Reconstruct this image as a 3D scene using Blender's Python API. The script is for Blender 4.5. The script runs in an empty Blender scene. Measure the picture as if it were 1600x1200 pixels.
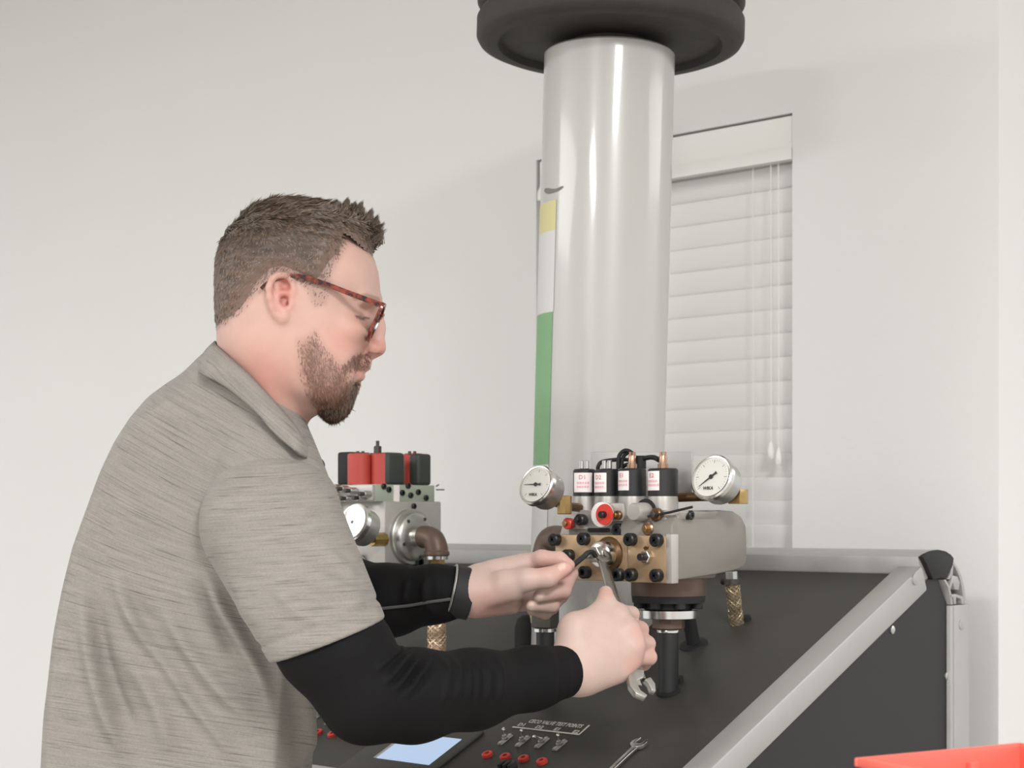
import bpy, bmesh, math, random
import numpy as np
from mathutils import Vector, Matrix

random.seed(7); RNG = np.random.default_rng(7)
SC = bpy.context.scene
COL = SC.collection
H0 = 1.38            # eye height of the photographer; geometry below is laid out relative to that level
F = 2600.0           # focal length for a 1600 pixel wide frame

# ------------------------------------------------------------------ camera, light, exposure
cam_d = bpy.data.cameras.new('camera'); cam = bpy.data.objects.new('camera', cam_d); COL.objects.link(cam)
cam.location = (0, 0, H0); cam.rotation_euler = (math.radians(90), 0, 0)
cam_d.sensor_width = 36; cam_d.lens = 36 * F / 1600; cam_d.shift_y = 212 / 1600
cam_d.clip_start = 0.05
cam_d.dof.use_dof = True; cam_d.dof.focus_distance = 2.03; cam_d.dof.aperture_fstop = 9
SC.camera = cam
SC.view_settings.view_transform = 'Standard'; SC.view_settings.look = 'None'
SC.view_settings.gamma = 1; SC.view_settings.use_curve_mapping = False
SC.view_settings.exposure = 0.09
w = bpy.data.worlds.new('world'); SC.world = w; w.use_nodes = True
w.node_tree.nodes['Background'].inputs[0].default_value = (1.0, 1.0, 1.0, 1)
w.node_tree.nodes['Background'].inputs[1].default_value = 1.02

def area(name, loc, sx, sy, power, rot=(0, 0, 0), col=(1, .995, .99)):
    l = bpy.data.lights.new(name, 'AREA'); l.shape = 'RECTANGLE'; l.size = sx; l.size_y = sy
    l.energy = power; l.color = col
    o = bpy.data.objects.new(name, l); COL.objects.link(o); o.location = loc; o.rotation_euler = rot
    return o
for lx, ly, lp in ((.8, -.55, 112), (-1.7, -1.35, 112), (-4.2, 1.5, 112), (4.6, 2.6, 70)):  # last two are added fill for the left wall and right return
    area('ceiling_and_fill_lamp', (lx, ly, 2.81), .56 if abs(lx) < 2 else 2.4, 1.16 if abs(lx) < 2 else 2.4, lp)

# ------------------------------------------------------------------ coordinates
PSI = math.radians(41)
E1 = np.array([math.cos(PSI), -math.sin(PSI), 0.]); E2 = np.array([math.sin(PSI), math.cos(PSI), 0.]); E3 = np.array([0, 0, 1.])
SLOPE = .4296
def ray(px, py): return np.array([(px - 800) / F, 1.0, -(py - 812) / F])
def PZ(px, py, Z): return ray(px, py) * Z
def W(u, v, ww): return u * E1 + v * E2 + ww * E3          # bench frame -> room (relative to eye)
def UV(p): return np.array([p @ E1, p @ E2, p[2]])
def Pv(px, py, v): r = ray(px, py); return r * (v / (r @ E2))
def Pu(px, py, u): r = ray(px, py); return r * (u / (r @ E1))
def rail_w(v): return -.0665 + (v - 2.2) * SLOPE
PN = E3 - SLOPE * E2; PN = PN / np.linalg.norm(PN)         # normal of the sloping panel
PD = -E2 - SLOPE * E3; PD = PD / np.linalg.norm(PD)        # down the slope
RECESS = .013
def Pp(px, py, off=0.0):
    base = W(0, 2.2, -.0665 - RECESS + off); r = ray(px, py)
    return r * ((base @ PN) / (r @ PN))
def pix(p): return np.array([800 + F * p[0] / p[1], 812 - F * p[2] / p[1]])

# ------------------------------------------------------------------ materials
def lin(c):
    c = np.array(c, float) / 255
    return np.where(c <= .04045, c / 12.92, ((c + .055) / 1.055) ** 2.4)
MATS = {}
def mat(name, rgb=(128, 128, 128), rough=.5, metal=0., bump=None, var=None, spec=.5, attr=None, coat=0., sss=0.):
    if name in MATS: return MATS[name]
    m = bpy.data.materials.new(name); m.use_nodes = True; nt = m.node_tree; b = nt.nodes['Principled BSDF']
    c = (*lin(rgb), 1)
    b.inputs['Base Color'].default_value = c; b.inputs['Roughness'].default_value = rough
    b.inputs['Metallic'].default_value = metal; b.inputs['Specular IOR Level'].default_value = spec
    b.inputs['Coat Weight'].default_value = coat; b.inputs['Coat Roughness'].default_value = .08
    if sss:
        b.inputs['Subsurface Weight'].default_value = sss; b.inputs['Subsurface Radius'].default_value = (1, .4, .25)
        b.inputs['Subsurface Scale'].default_value = .006
    tc = nt.nodes.new('ShaderNodeTexCoord'); src = None
    if attr:
        a = nt.nodes.new('ShaderNodeAttribute'); a.attribute_name = attr; src = a.outputs['Color']
        nt.links.new(src, b.inputs['Base Color'])
    if var:
        n = nt.nodes.new('ShaderNodeTexNoise'); n.inputs['Scale'].default_value = var[0]; n.inputs['Detail'].default_value = 5
        nt.links.new(tc.outputs['Object'], n.inputs['Vector'])
        mr = nt.nodes.new('ShaderNodeMapRange'); mr.inputs['From Min'].default_value = .3; mr.inputs['From Max'].default_value = .7
        mr.inputs['To Min'].default_value = 1 - var[1]; mr.inputs['To Max'].default_value = 1 + var[1]
        nt.links.new(n.outputs['Fac'], mr.inputs['Value'])
        mx = nt.nodes.new('ShaderNodeMix'); mx.data_type = 'RGBA'; mx.blend_type = 'MULTIPLY'; mx.inputs['Factor'].default_value = 1
        if src: nt.links.new(src, mx.inputs['A'])
        else: mx.inputs['A'].default_value = c
        nt.links.new(mr.outputs['Result'], mx.inputs['B']); nt.links.new(mx.outputs['Result'], b.inputs['Base Color'])
        if len(var) > 2:
            mr2 = nt.nodes.new('ShaderNodeMapRange'); mr2.inputs['From Min'].default_value = .3; mr2.inputs['From Max'].default_value = .7
            mr2.inputs['To Min'].default_value = rough - var[2]; mr2.inputs['To Max'].default_value = rough + var[2]
            nt.links.new(n.outputs['Fac'], mr2.inputs['Value']); nt.links.new(mr2.outputs['Result'], b.inputs['Roughness'])
    if bump:
        n = nt.nodes.new('ShaderNodeTexNoise'); n.inputs['Scale'].default_value = bump[0]; n.inputs['Detail'].default_value = 3
        nt.links.new(tc.outputs['Object'], n.inputs['Vector'])
        bp = nt.nodes.new('ShaderNodeBump'); bp.inputs['Strength'].default_value = bump[1]; bp.inputs['Distance'].default_value = bump[2]
        nt.links.new(n.outputs['Fac'], bp.inputs['Height']); nt.links.new(bp.outputs['Normal'], b.inputs['Normal'])
    MATS[name] = m; return m
def clear_mat(name, tint=(255, 255, 255), gloss=1.0):
    if name in MATS: return MATS[name]
    m = bpy.data.materials.new(name); m.use_nodes = True; nt = m.node_tree; nt.nodes.remove(nt.nodes['Principled BSDF'])
    t = nt.nodes.new('ShaderNodeBsdfTransparent'); t.inputs[0].default_value = (*lin(tint), 1)
    g = nt.nodes.new('ShaderNodeBsdfGlossy'); g.inputs['Roughness'].default_value = .03
    fr = nt.nodes.new('ShaderNodeFresnel'); fr.inputs[0].default_value = 1.3
    mx = nt.nodes.new('ShaderNodeMixShader'); nt.links.new(fr.outputs[0], mx.inputs[0])
    nt.links.new(t.outputs[0], mx.inputs[1]); nt.links.new(g.outputs[0], mx.inputs[2])
    nt.links.new(mx.outputs[0], nt.nodes['Material Output'].inputs[0])
    MATS[name] = m; return m

mat('wall_paint', (221, 220, 218), .75, bump=(60, .16, .003), var=(2.2, .008))
mat('white_paint', (226, 225, 222), .45)
mat('blind_white', (232, 231, 227), .4, var=(6, .01))
mat('aluminium', (166, 164, 161), .42, .4, var=(30, .04, .06))
mat('steel', (186, 185, 181), .36, .9, var=(60, .03, .04))
mat('bright_steel', (214, 212, 208), .22, 1., var=(80, .03, .03))
mat('tool_steel', (158, 153, 148), .24, 1., var=(90, .04, .05))
mat('cast_grey', (132, 127, 120), .5, .3, bump=(320, .12, .001), var=(25, .06, .05))
mat('cast_light', (176, 172, 167), .42, .45, bump=(260, .1, .001), var=(30, .06, .06))
mat('gold_plate', (172, 146, 115), .42, .5, var=(28, .10, .06))
mat('bronze', (120, 92, 66), .35, .8, var=(50, .15))
mat('brass', (172, 144, 94), .3, .9, var=(60, .12))
mat('copper', (166, 134, 112), .3, .85, var=(60, .1))
mat('black_bolt', (38, 38, 40), .38, .3)
mat('black_plastic', (30, 30, 31), .5)
mat('soft_black', (22, 22, 23), .7)
mat('panel_black', (55, 53, 50), .55, var=(7, .16, .06), spec=.5)
mat('side_black', (24, 24, 23), .6, var=(5, .05), bump=(600, .08, .0006))
mat('rubber_black', (50, 47, 44), .72, bump=(170, .35, .0015), var=(40, .12))
mat('brown_iron', (104, 86, 76), .48, .4, var=(40, .12), bump=(300, .15, .001))
mat('dark_iron', (74, 70, 65), .5, .4, var=(40, .12))
mat('column_paint', (184, 182, 178), .3, 0, var=(3, .01), coat=.6)
mat('tape_yellow', (204, 197, 146), .5)
mat('tape_green', (120, 164, 118), .5, var=(20, .05))
mat('tape_white', (206, 204, 202), .5)
mat('marker_grey', (120, 117, 112), .7)
mat('red_plastic', (206, 62, 50), .35, var=(20, .02))
mat('bin_red', (222, 102, 88), .32)
mat('solenoid_red', (178, 66, 57), .45, var=(20, .05))
mat('grey_green', (164, 172, 156), .45, .3, var=(20, .04))
mat('charcoal', (50, 54, 51), .55)
mat('label_white', (236, 228, 226), .5)
mat('ink_red', (196, 96, 108), .6)
mat('ink_pink', (226, 176, 182), .6)
mat('ink_black', (50, 48, 46), .6)
mat('ink_grey', (168, 166, 160), .6)
mat('print_white', (206, 202, 194), .6)
mat('dial_white', (236, 234, 226), .5)
mat('hose_braid', (160, 146, 120), .4, .6, var=(50, .15))
mat('hose_braid_pale', (196, 172, 148), .4, .6, var=(50, .12))
mat('floor_grey', (186, 182, 176), .5, var=(4, .06))
mat('bench_wood', (170, 140, 105), .5, var=(8, .1))
clear_mat('clear_glass'); clear_mat('lens', (246, 244, 240))
def screen_mat():
    m = bpy.data.materials.new('screen_glow'); m.use_nodes = True; b = m.node_tree.nodes['Principled BSDF']
    b.inputs['Base Color'].default_value = (.05, .06, .08, 1)
    b.inputs['Emission Color'].default_value = (*lin((196, 220, 250)), 1); b.inputs['Emission Strength'].default_value = .72
    MATS['screen_glow'] = m
screen_mat()

# ------------------------------------------------------------------ geometry helpers (all return verts in room coordinates, relative to the eye)
class Geo:
    def __init__(s, v=None, f=None): s.v = [] if v is None else list(v); s.f = [] if f is None else list(f); s.attrs = {}
    def add(s, v, f):
        n = len(s.v); s.v += [tuple(p) for p in v]; s.f += [tuple(i + n for i in q) for q in f]; return s
    def join(s, g): return s.add(g.v, g.f)
def frame_of(ax):
    ax = np.asarray(ax, float); ax = ax / np.linalg.norm(ax)
    t = E3 if abs(ax[2]) < .9 else E1
    a = np.cross(t, ax); a /= np.linalg.norm(a); b = np.cross(ax, a)
    return a, b, ax
def ring_faces(m, n, closed=True, off=0):
    f = []
    for i in range(m - 1):
        for j in range(n if closed else n - 1):
            k = (j + 1) % n
            f.append((off + i * n + j, off + i * n + k, off + (i + 1) * n + k, off + (i + 1) * n + j))
    return f
def lathe(o, ax, prof, n=32, caps=(True, True), phase=0., squash=1.):
    """prof: list of (distance along axis, radius)"""
    a, b, c = frame_of(ax); o = np.asarray(o, float); v = []
    for h, r in prof:
        for j in range(n):
            t = 2 * math.pi * j / n + phase
            v.append(o + c * h + (a * math.cos(t) + b * math.sin(t) * squash) * r)
    f = ring_faces(len(prof), n)
    if caps[0]: f.append(tuple(range(n - 1, -1, -1)))
    if caps[1]: f.append(tuple((len(prof) - 1) * n + j for j in range(n)))
    return Geo([tuple(p) for p in v], f)
def cyl(a, b, r, n=24, bev=.0, r2=None):
    a = np.asarray(a, float); b = np.asarray(b, float); L = np.linalg.norm(b - a); r2 = r if r2 is None else r2
    p = [(0, r), (L, r2)] if not bev else [(0, r - bev), (bev, r), (L - bev, r2), (L, r2 - bev)]
    return lathe(a, b - a, p, n)
def hexnut(a, b, r, bev=.001): return cyl(a, b, r, 6, bev)
def tube(pts, r, n=10, closed=False):
    P = [np.asarray(p, float) for p in pts]; m = len(P); v = []
    rr = r if hasattr(r, '__len__') else [r] * m
    up = None
    for i in range(m):
        if closed: t = P[(i + 1) % m] - P[i - 1]
        else: t = P[min(i + 1, m - 1)] - P[max(i - 1, 0)]
        t = t / np.linalg.norm(t)
        if up is None:
            up = np.cross(t, E3 if abs(t[2]) < .9 else E1)
        up = up - t * (up @ t); up = up / np.linalg.norm(up); bb = np.cross(t, up)
        for j in range(n):
            th = 2 * math.pi * j / n; v.append(tuple(P[i] + (up * math.cos(th) + bb * math.sin(th)) * rr[i]))
    f = ring_faces(m, n)
    if closed:
        f += [((m - 1) * n + j, (m - 1) * n + (j + 1) % n, (j + 1) % n, j) for j in range(n)]
    else:
        f.append(tuple(range(n - 1, -1, -1))); f.append(tuple((m - 1) * n + j for j in range(n)))
    return Geo(v, f)
def spline(pts, k=8, closed=False):
    P = [np.asarray(p, float) for p in pts]; n = len(P); out = []
    for i in range(n if closed else n - 1):
        if closed: p0, p1, p2, p3 = P[i - 1], P[i], P[(i + 1) % n], P[(i + 2) % n]
        else: p0, p1, p2, p3 = P[max(i - 1, 0)], P[i], P[i + 1], P[min(i + 2, n - 1)]
        for j in range(k):
            t = j / k
            out.append(.5 * (2 * p1 + (p2 - p0) * t + (2 * p0 - 5 * p1 + 4 * p2 - p3) * t * t + (3 * p1 - p0 - 3 * p2 + p3) * t ** 3))
    if not closed: out.append(P[-1])
    return out
def prism(poly, depth):
    """poly: 3D points of a planar outline; extruded by vector depth"""
    n = len(poly); d = np.asarray(depth, float)
    v = [tuple(np.asarray(p, float)) for p in poly] + [tuple(np.asarray(p, float) + d) for p in poly]
    f = [tuple(range(n)), tuple(range(2 * n - 1, n - 1, -1))] + [(i, i + n, (i + 1) % n + n, (i + 1) % n) for i in range(n)]
    return Geo(v, f)
def box(u0, u1, v0, v1, w0, w1):
    return prism([W(u0, v0, w0), W(u1, v0, w0), W(u1, v1, w0), W(u0, v1, w0)], (0, 0, w1 - w0))
def wbox(x0, x1, y0, y1, z0, z1):
    return prism([(x0, y0, z0), (x1, y0, z0), (x1, y1, z0), (x0, y1, z0)], (0, 0, z1 - z0))
def disc(o, ax, r, n=32, r0=0.):
    a, b, c = frame_of(ax); v = [np.asarray(o) + (a * math.cos(2 * math.pi * j / n) + b * math.sin(2 * math.pi * j / n)) * r for j in range(n)]
    return Geo([tuple(p) for p in v], [tuple(range(n))])

# ------------------------------------------------------------------ objects
def mesh_of(g, name, m, bev=0., smooth=None, seg=2):
    me = bpy.data.meshes.new(name); me.from_pydata([tuple(map(float, p)) for p in g.v], [], g.f); me.update()
    bm = bmesh.new(); bm.from_mesh(me)
    bmesh.ops.recalc_face_normals(bm, faces=bm.faces)
    if bev:
        es = [e for e in bm.edges if len(e.link_faces) == 2 and e.calc_face_angle(0) > .5]
        bmesh.ops.bevel(bm, geom=es, offset=bev, segments=seg, affect='EDGES', profile=.5, clamp_overlap=True)
    bm.to_mesh(me); bm.free()
    me.materials.append(MATS[m] if isinstance(m, str) else m)
    if smooth is None: smooth = True
    if smooth:
        me.shade_smooth()
        me.set_sharp_from_angle(angle=math.radians(38))
    return me
def empty_root(name, loc, rz=0.):
    o = bpy.data.objects.new(name, None); COL.objects.link(o); o.empty_display_size = .05
    o.location = (loc[0], loc[1], loc[2] + H0); o.rotation_euler = (0, 0, rz)
    o['M'] = 1
    return o
def thing(name, label, cat, base, group=None, bench=True):
    o = empty_root(name, base, -PSI if bench else 0.)
    o['label'] = label; o['category'] = cat
    if group: o['group'] = group
    del o['M']
    return o
def rootmat(o): return Matrix.Translation(o.location) @ Matrix.Rotation(o.rotation_euler.z, 4, 'Z')
ROOTM = {}
def part(name, g, m, parent=None, bev=0., smooth=None, label=None, seg=2, stuff=False):
    """mesh part; geometry given in room coordinates relative to the eye"""
    v = np.asarray(g.v, float).reshape(-1, 3) + np.array([0, 0, H0])
    root = parent
    while root is not None and root.parent is not None: root = root.parent
    if root is not None and root.type == 'EMPTY':
        M = np.array(rootmat(root).inverted()); v = v @ M[:3, :3].T + M[:3, 3]
    g2 = Geo([tuple(p) for p in v], g.f)
    me = mesh_of(g2, name, m, bev, smooth, seg)
    o = bpy.data.objects.new(name, me); COL.objects.link(o)
    if parent is not None: o.parent = parent
    if label: o['label'] = label
    if stuff: o['kind'] = 'stuff'
    return o
def single(name, label, cat, g, m, group=None, bev=0., smooth=None):
    o = part(name, g, m, None, bev, smooth); o['label'] = label; o['category'] = cat
    if group: o['group'] = group
    return o
def struct(name, g, m, bev=0., parent=None):
    o = part(name, g, m, parent, bev)
    if parent is None: o['kind'] = 'structure'
    return o
def place(name, me, p, ax, parent, up=None):
    """a shared mesh (built along local +Z at the origin) as a part at room point p pointing along ax"""
    a, b, c = frame_of(ax)
    if up is not None:
        b = np.asarray(up, float); b = b - c * (b @ c); b /= np.linalg.norm(b); a = np.cross(b, c)
    Mw = Matrix(((a[0], b[0], c[0], p[0]), (a[1], b[1], c[1], p[1]), (a[2], b[2], c[2], p[2] + H0), (0, 0, 0, 1)))
    o = bpy.data.objects.new(name, me); COL.objects.link(o)
    root = parent
    while root.parent is not None: root = root.parent
    o.parent = parent; o.matrix_local = rootmat(root).inverted() @ Mw
    return o
def text_geo(s, size, o, ax_x, ax_y, thick=.0004, align='CENTER', wrap=None, shear=0., bold=0.):
    cu = bpy.data.curves.new('lettering', 'FONT'); cu.body = s; cu.size = size; cu.align_x = align; cu.align_y = 'CENTER'; cu.shear = shear
    cu.offset = bold; cu.resolution_u = 2
    ob = bpy.data.objects.new('lettering', cu); COL.objects.link(ob)
    dg = bpy.context.evaluated_depsgraph_get(); me = bpy.data.meshes.new_from_object(ob.evaluated_get(dg))
    v = np.array([p.co[:] for p in me.vertices]); f = [tuple(p.vertices) for p in me.polygons]
    bpy.data.objects.remove(ob); bpy.data.curves.remove(cu); bpy.data.meshes.remove(me)
    if wrap: pts = [wrap(x, y) for x, y, _ in v]
    else: pts = [np.asarray(o) + np.asarray(ax_x) * x + np.asarray(ax_y) * y for x, y, _ in v]
    return Geo([tuple(p) for p in pts], f)
# ================================================================== ROOM
VW = 2.5                                  # plane of the wall behind the bench
FLOOR = -H0; CEIL = 1.46
uL = -7.0; uR = UV(Pv(1560, 812, VW))[0]
win_u0 = UV(Pv(838, 812, VW))[0]; win_u1 = UV(Pv(1238, 812, VW))[0]
win_top = UV(Pv(1238, 176, VW))[2]; win_bot = -.26
T = .16
wg = Geo()
ua, wa = [uL, win_u0, win_u1, uR], [FLOOR, win_bot, win_top, CEIL]
for i in range(3):
    for k in range(3):
        if i != 1 or k != 1: wg.join(box(ua[i], ua[i + 1], VW, VW + T, wa[k], wa[k + 1]))
key = {}; ids = []; vv = []
for p in wg.v:
    q = tuple(round(x, 5) for x in p)
    if q not in key: key[q] = len(vv); vv.append(p)
    ids.append(key[q])
cnt = {}
for f in wg.f: cnt.setdefault(tuple(sorted(ids[t] for t in f)), []).append(tuple(ids[t] for t in f))
wg = Geo(vv, [l[0] for l in cnt.values() if len(l) == 1])          # one sheet with an opening
wall_back = struct('wall_back', wg, 'wall_paint')
# return of the wall round the outside corner at the right (it leans a hair, like the photo's corner)
p = [W(uR - .35, VW + .001, FLOOR), W(uR + .006, VW + .001, FLOOR), W(uR + .006, VW + 1.6, FLOOR), W(uR - .35, VW + 1.6, FLOOR)]
q = [W(uR - .35, VW + .001, CEIL), W(uR - .010, VW + .001, CEIL), W(uR - .010, VW + 1.6, CEIL), W(uR - .35, VW + 1.6, CEIL)]
struct('wall_right', Geo([tuple(x) for x in p + q], [(0, 1, 2, 3), (7, 6, 5, 4), (0, 4, 5, 1), (1, 5, 6, 2), (2, 6, 7, 3), (3, 7, 4, 0)]), 'wall_paint')
struct('floor', wbox(-6, 6, -5, 7.5, FLOOR - .05, FLOOR), 'floor_grey')
struct('ceiling', wbox(-6, 6, -5, 7.5, CEIL, CEIL + .05), 'white_paint')

# window in the recess
wf = Geo()
vg = VW + .11
for a in ((win_u0, win_u0 + .045, win_bot, win_top), (win_u1 - .045, win_u1, win_bot, win_top), (win_u0, win_u1, win_top - .045, win_top), (win_u0, win_u1, win_bot, win_bot + .045),
          ((win_u0 + win_u1) / 2 - .02, (win_u0 + win_u1) / 2 + .02, win_bot, win_top)):
    wf.join(box(a[0], a[1], vg, vg + .04, a[2], a[3]))
win = struct('window_1', wf, 'white_paint')
pane = part('pane', box(win_u0 + .04, win_u1 - .04, vg + .018, vg + .022, win_bot + .04, win_top - .04), 'clear_glass', win)
sill = part('window_sill', box(win_u0 + .002, win_u1 - .002, VW + .002, vg, win_bot - .001, win_bot + .018), 'white_paint', win, .003)

# blind
vb = VW + .045
blind = thing('window_blind', 'closed white slatted blind in the window behind the grey column', 'blind', W((win_u0 + win_u1) / 2, vb, win_bot + .02))
bu0, bu1 = win_u0 + .006, win_u1 - .0012
val_bot = UV(Pv(1230, 250, VW))[2]
vp = [(VW + .004, win_top - .004), (VW + .004, val_bot + .030), (VW + .000, val_bot + .022), (VW - .004, val_bot + .016), (VW - .004, val_bot), (VW + .014, val_bot), (VW + .018, win_top - .004)]
part('valance', prism([W(bu0, a, b) for a, b in vp], E1 * (bu1 - bu0)), 'blind_white', blind)
part('head_rail', box(bu0 + .01, bu1 - .01, vb - .02, vb + .03, win_top - .06, win_top - .012), 'blind_white', blind)
pitch = .0425; sl = .0505
sp = []
for j in range(7):
    t = j / 6 - .5; sp.append((t * sl, .0022 * (1 - 4 * t * t)))
th = math.radians(107)
prof = [(a * math.cos(th) - (b + .0014) * math.sin(th), a * math.sin(th) + (b + .0014) * math.cos(th)) for a, b in sp] + \
       [(a * math.cos(th) - (b - .0014) * math.sin(th), a * math.sin(th) + (b - .0014) * math.cos(th)) for a, b in reversed(sp)]
sm = None; z = val_bot + .02; k = 0
while z > win_bot + .06:
    if sm is None:
        o = part('slat', prism([W(bu0, vb + a, z + b) for a, b in prof], E1 * (bu1 - bu0)), 'blind_white', blind); sm = o
    else:
        c = sm.copy(); COL.objects.link(c); c.parent = blind; c.location = (0, 0, -pitch * k)
        c.rotation_euler = (random.uniform(-.004, .004), 0, random.uniform(-.0006, .0006))
    z -= pitch; k += 1
zb = z + .01
part('bottom_rail', box(bu0, bu1, vb - .022, vb + .022, zb - .012, zb + .004), 'blind_white', blind, .003)
cv = vb - .034
for px in (1169, 905):
    uu = UV(Pv(px, 500, VW))[0]
    for dv in (-.030, .026):
        part('ladder_cord', tube([W(uu, vb + dv, val_bot + .03), W(uu + .001, vb + dv, (val_bot + zb) / 2), W(uu, vb + dv, zb)], .0010, 6), 'blind_white', blind)
for (px, pyb) in ((1205, 694), (1217, 704)):
    pt = Pv(px, pyb, cv); uu = UV(pt)[0]
    part('lift_cord', tube([W(uu - .001, cv, val_bot + .03), W(uu, cv, 0.3), W(uu, cv, pt[2])], .0011, 6), 'blind_white', blind)
    part('tassel', lathe(pt + E3 * .004, -E3, [(0, .002), (.004, .004), (.016, .0062), (.026, .0064), (.030, .0045)], 14), 'blind_white', blind)

# ================================================================== BENCH (hydraulic test console)
UR = -1.128; UL = -2.2; VF = 1.575; VB = 2.345
con = thing('test_console', 'black sloping test console with aluminium rails below the window', 'console', W((UR + UL) / 2, 1.95, FLOOR))
def slab(u0, u1, v0, v1, top, th):  # plate parallel to the slope; top = offset from rail top
    return prism([W(u0, v0, rail_w(v0) + top), W(u1, v0, rail_w(v0) + top), W(u1, v1, rail_w(v1) + top), W(u0, v1, rail_w(v1) + top)], -E3 * th)
part('slope_panel', slab(UL + .03, UR - .03, VF - .005, 2.225, -RECESS, .006), 'panel_black', con)
for (u0, u1, lab) in ((UR - .040, UR, None), (UL, UL + .04, None)):
    r = part('slope_rail', prism([W(u0, VF - .05, rail_w(VF - .05)), W(u0, 2.2, rail_w(2.2)), W(u0, 2.217, rail_w(2.217) - .043), W(u0, VF - .05, rail_w(VF - .05) - .043)], E1 * (u1 - u0)), 'aluminium', con, .0035)
    if u1 == UR:
        part('rail_bolt', lathe(Pu(1430, 905, UR), E1, [(0, .0085), (.0012, .0083), (.002, .006)], 20), 'aluminium', r)
part('front_rail', prism([W(UL + .04, VF - .05, rail_w(VF - .05)), W(UL + .04, VF - .01, rail_w(VF - .01)), W(UL + .04, VF - .01, rail_w(VF - .01) - .05), W(UL + .04, VF - .05, rail_w(VF - .05) - .05)], E1 * (UR - UL - .08)), 'aluminium', con, .003)
# rear rail: rounded extrusion seen end-on at the right, black end cap
cap_px = [(1440, 870), (1447, 865), (1456, 861), (1466, 859), (1476, 861), (1484, 866), (1489, 872), (1488, 879), (1486, 887), (1481, 897), (1478, 904), (1468, 903), (1457, 906), (1452, 895), (1446, 881)]
capP = [Pu(x, y, UR) for x, y in cap_px]
part('corner_cap', prism([q_ + E1 * .002 for q_ in capP], -E1 * .008), 'soft_black', con, .0015)
rr = prism([q_ - E1 * .006 for q_ in capP[:12]] + [W(UR - .006, 2.235, rail_w(2.235) - .03), W(UR - .006, 2.215, rail_w(2.215) - .035), W(UR - .006, 2.2, rail_w(2.2) - .012)], -E1 * (UR - UL - .006))
rear = part('rear_rail', rr, 'aluminium', con, .0015)
def ext(pxs, name='rail_web', parent=None, l=-.09):
    return part(name, prism([Pu(x, y, UR) for x, y in pxs], E1 * l), 'aluminium', parent or con, .0004)
outer = [(1489, 875), (1497, 887), (1503, 901), (1507, 918), (1510, 944)]
ext(outer + [(x - 3.5, y + 1) for x, y in reversed(outer)], 'curved_rail', None, -(UR - UL))
inner = [(1475, 906), (1481, 917), (1484, 930), (1486, 945)]
ext(inner + [(x + 3, y - .5) for x, y in reversed(inner)], 'curved_rail_lip', None, -(UR - UL))
ext([(1487, 881), (1490, 884), (1489, 898), (1484, 905), (1480, 905), (1485, 896)], 'rail_web', rear)
ext([(1488, 899), (1496, 901), (1500, 910), (1498, 922), (1492, 921), (1489, 910), (1485, 922), (1483, 920), (1486, 908)], 'rail_web', rear)
ext([(1484, 930), (1492, 928), (1505, 932), (1506, 944), (1503, 944), (1502, 936), (1494, 933), (1494, 944), (1491, 944), (1490, 933), (1485, 934)], 'rail_web', rear)
pv0 = UV(Pu(1485, 945, UR))[1]; pv1 = UV(Pu(1514, 945, UR))[1]; ptop = UV(Pu(1500, 945, UR))[2]
for (u0, u1) in ((UR - .04, UR + .001), (UL, UL + .04)):
    pg = box(u0, u1, pv0 + .010, pv1, FLOOR, ptop)
    po = part('corner_post', pg, 'aluminium', con, .0015)
    part('post_lip', box(u0, u1, pv0, pv0 + .0085, FLOOR, ptop), 'aluminium', po, .001)
    if u1 > UR: part('post_bolt', lathe(Pu(1502, 976, UR + .001), E1, [(0, .008), (.001, .0078), (.0018, .005)], 20), 'aluminium', po)
for (u, d) in ((UR - .012, .006), (UL + .006, .006)):
    vs = [(VF - .045, FLOOR + .06), (pv0 + .002, FLOOR + .06), (pv0 + .002, ptop), (pv0 - .03, rail_w(2.2) - .02), (2.2, rail_w(2.2) - .02), (VF - .045, rail_w(VF - .045) - .02)]
    sd = part('side_panel', prism([W(u, a, b) for a, b in vs], E1 * d), 'side_black', con)
    if u > -1.5:
        for x, y in ((1394, 984), (1479, 1056), (1250, 1128)):
            if x == 1250: continue
            part('panel_screw', lathe(Pu(x, y, u + d), E1, [(-.002, .0062), (.0015, .006), (.003, .0035)], 18), 'steel', sd)
part('front_panel', box(UL + .04, UR - .04, VF - .04, VF - .034, FLOOR + .06, rail_w(VF - .04) - .04), 'side_black', con)
part('back_panel', box(UL + .04, UR - .04, VB - .02, VB - .014, FLOOR + .06, -.13), 'side_black', con)
for u in (UL, UR - .04):
    part('front_post', box(u, u + .04, VF - .05, VF - .01, FLOOR, rail_w(VF - .05) - .045), 'aluminium', con, .002)

# display let into the slope
sc4 = [Pp(591, 1182, .008), Pp(620, 1163, .008), Pp(707, 1161, .008), Pp(672, 1194, .008)]
cS = Pp(655, 1180, 0)
def onp(o, a, d, h=0.): return o + E1 * a + PD * d + PN * h       # a along bench, d down slope, h off the panel
c_sc = onp(Pp(632, 1188, 0), 0, 0)
s0 = UV(Pp(591, 1183, .0072)); s1 = UV(Pp(672, 1194.5, .0072)); s2 = UV(Pp(707, 1163, .0072))
a0, a1 = s0[0], s1[0]; vlo = (s0[1] + s1[1]) / 2; vhi = s2[1] + .015
def pl(u, v, h=0.): return W(u, v, rail_w(v) - RECESS) + PN * h
def plate_on(u0, u1, v0, v1, h0, h1):
    return prism([pl(u0, v0, h0), pl(u1, v0, h0), pl(u1, v1, h0), pl(u0, v1, h0)], PN * (h1 - h0))
ub1 = UV(Pp(764, 1142))[0]
bez = part('display_bezel', plate_on(a0 - .045, ub1, vlo - .055, vhi + .03, 0, .007), 'panel_black', con, .003)
scr = part('display_screen', plate_on(a0, a1, vlo, vhi, .0068, .0078), 'screen_glow', bez)
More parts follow.
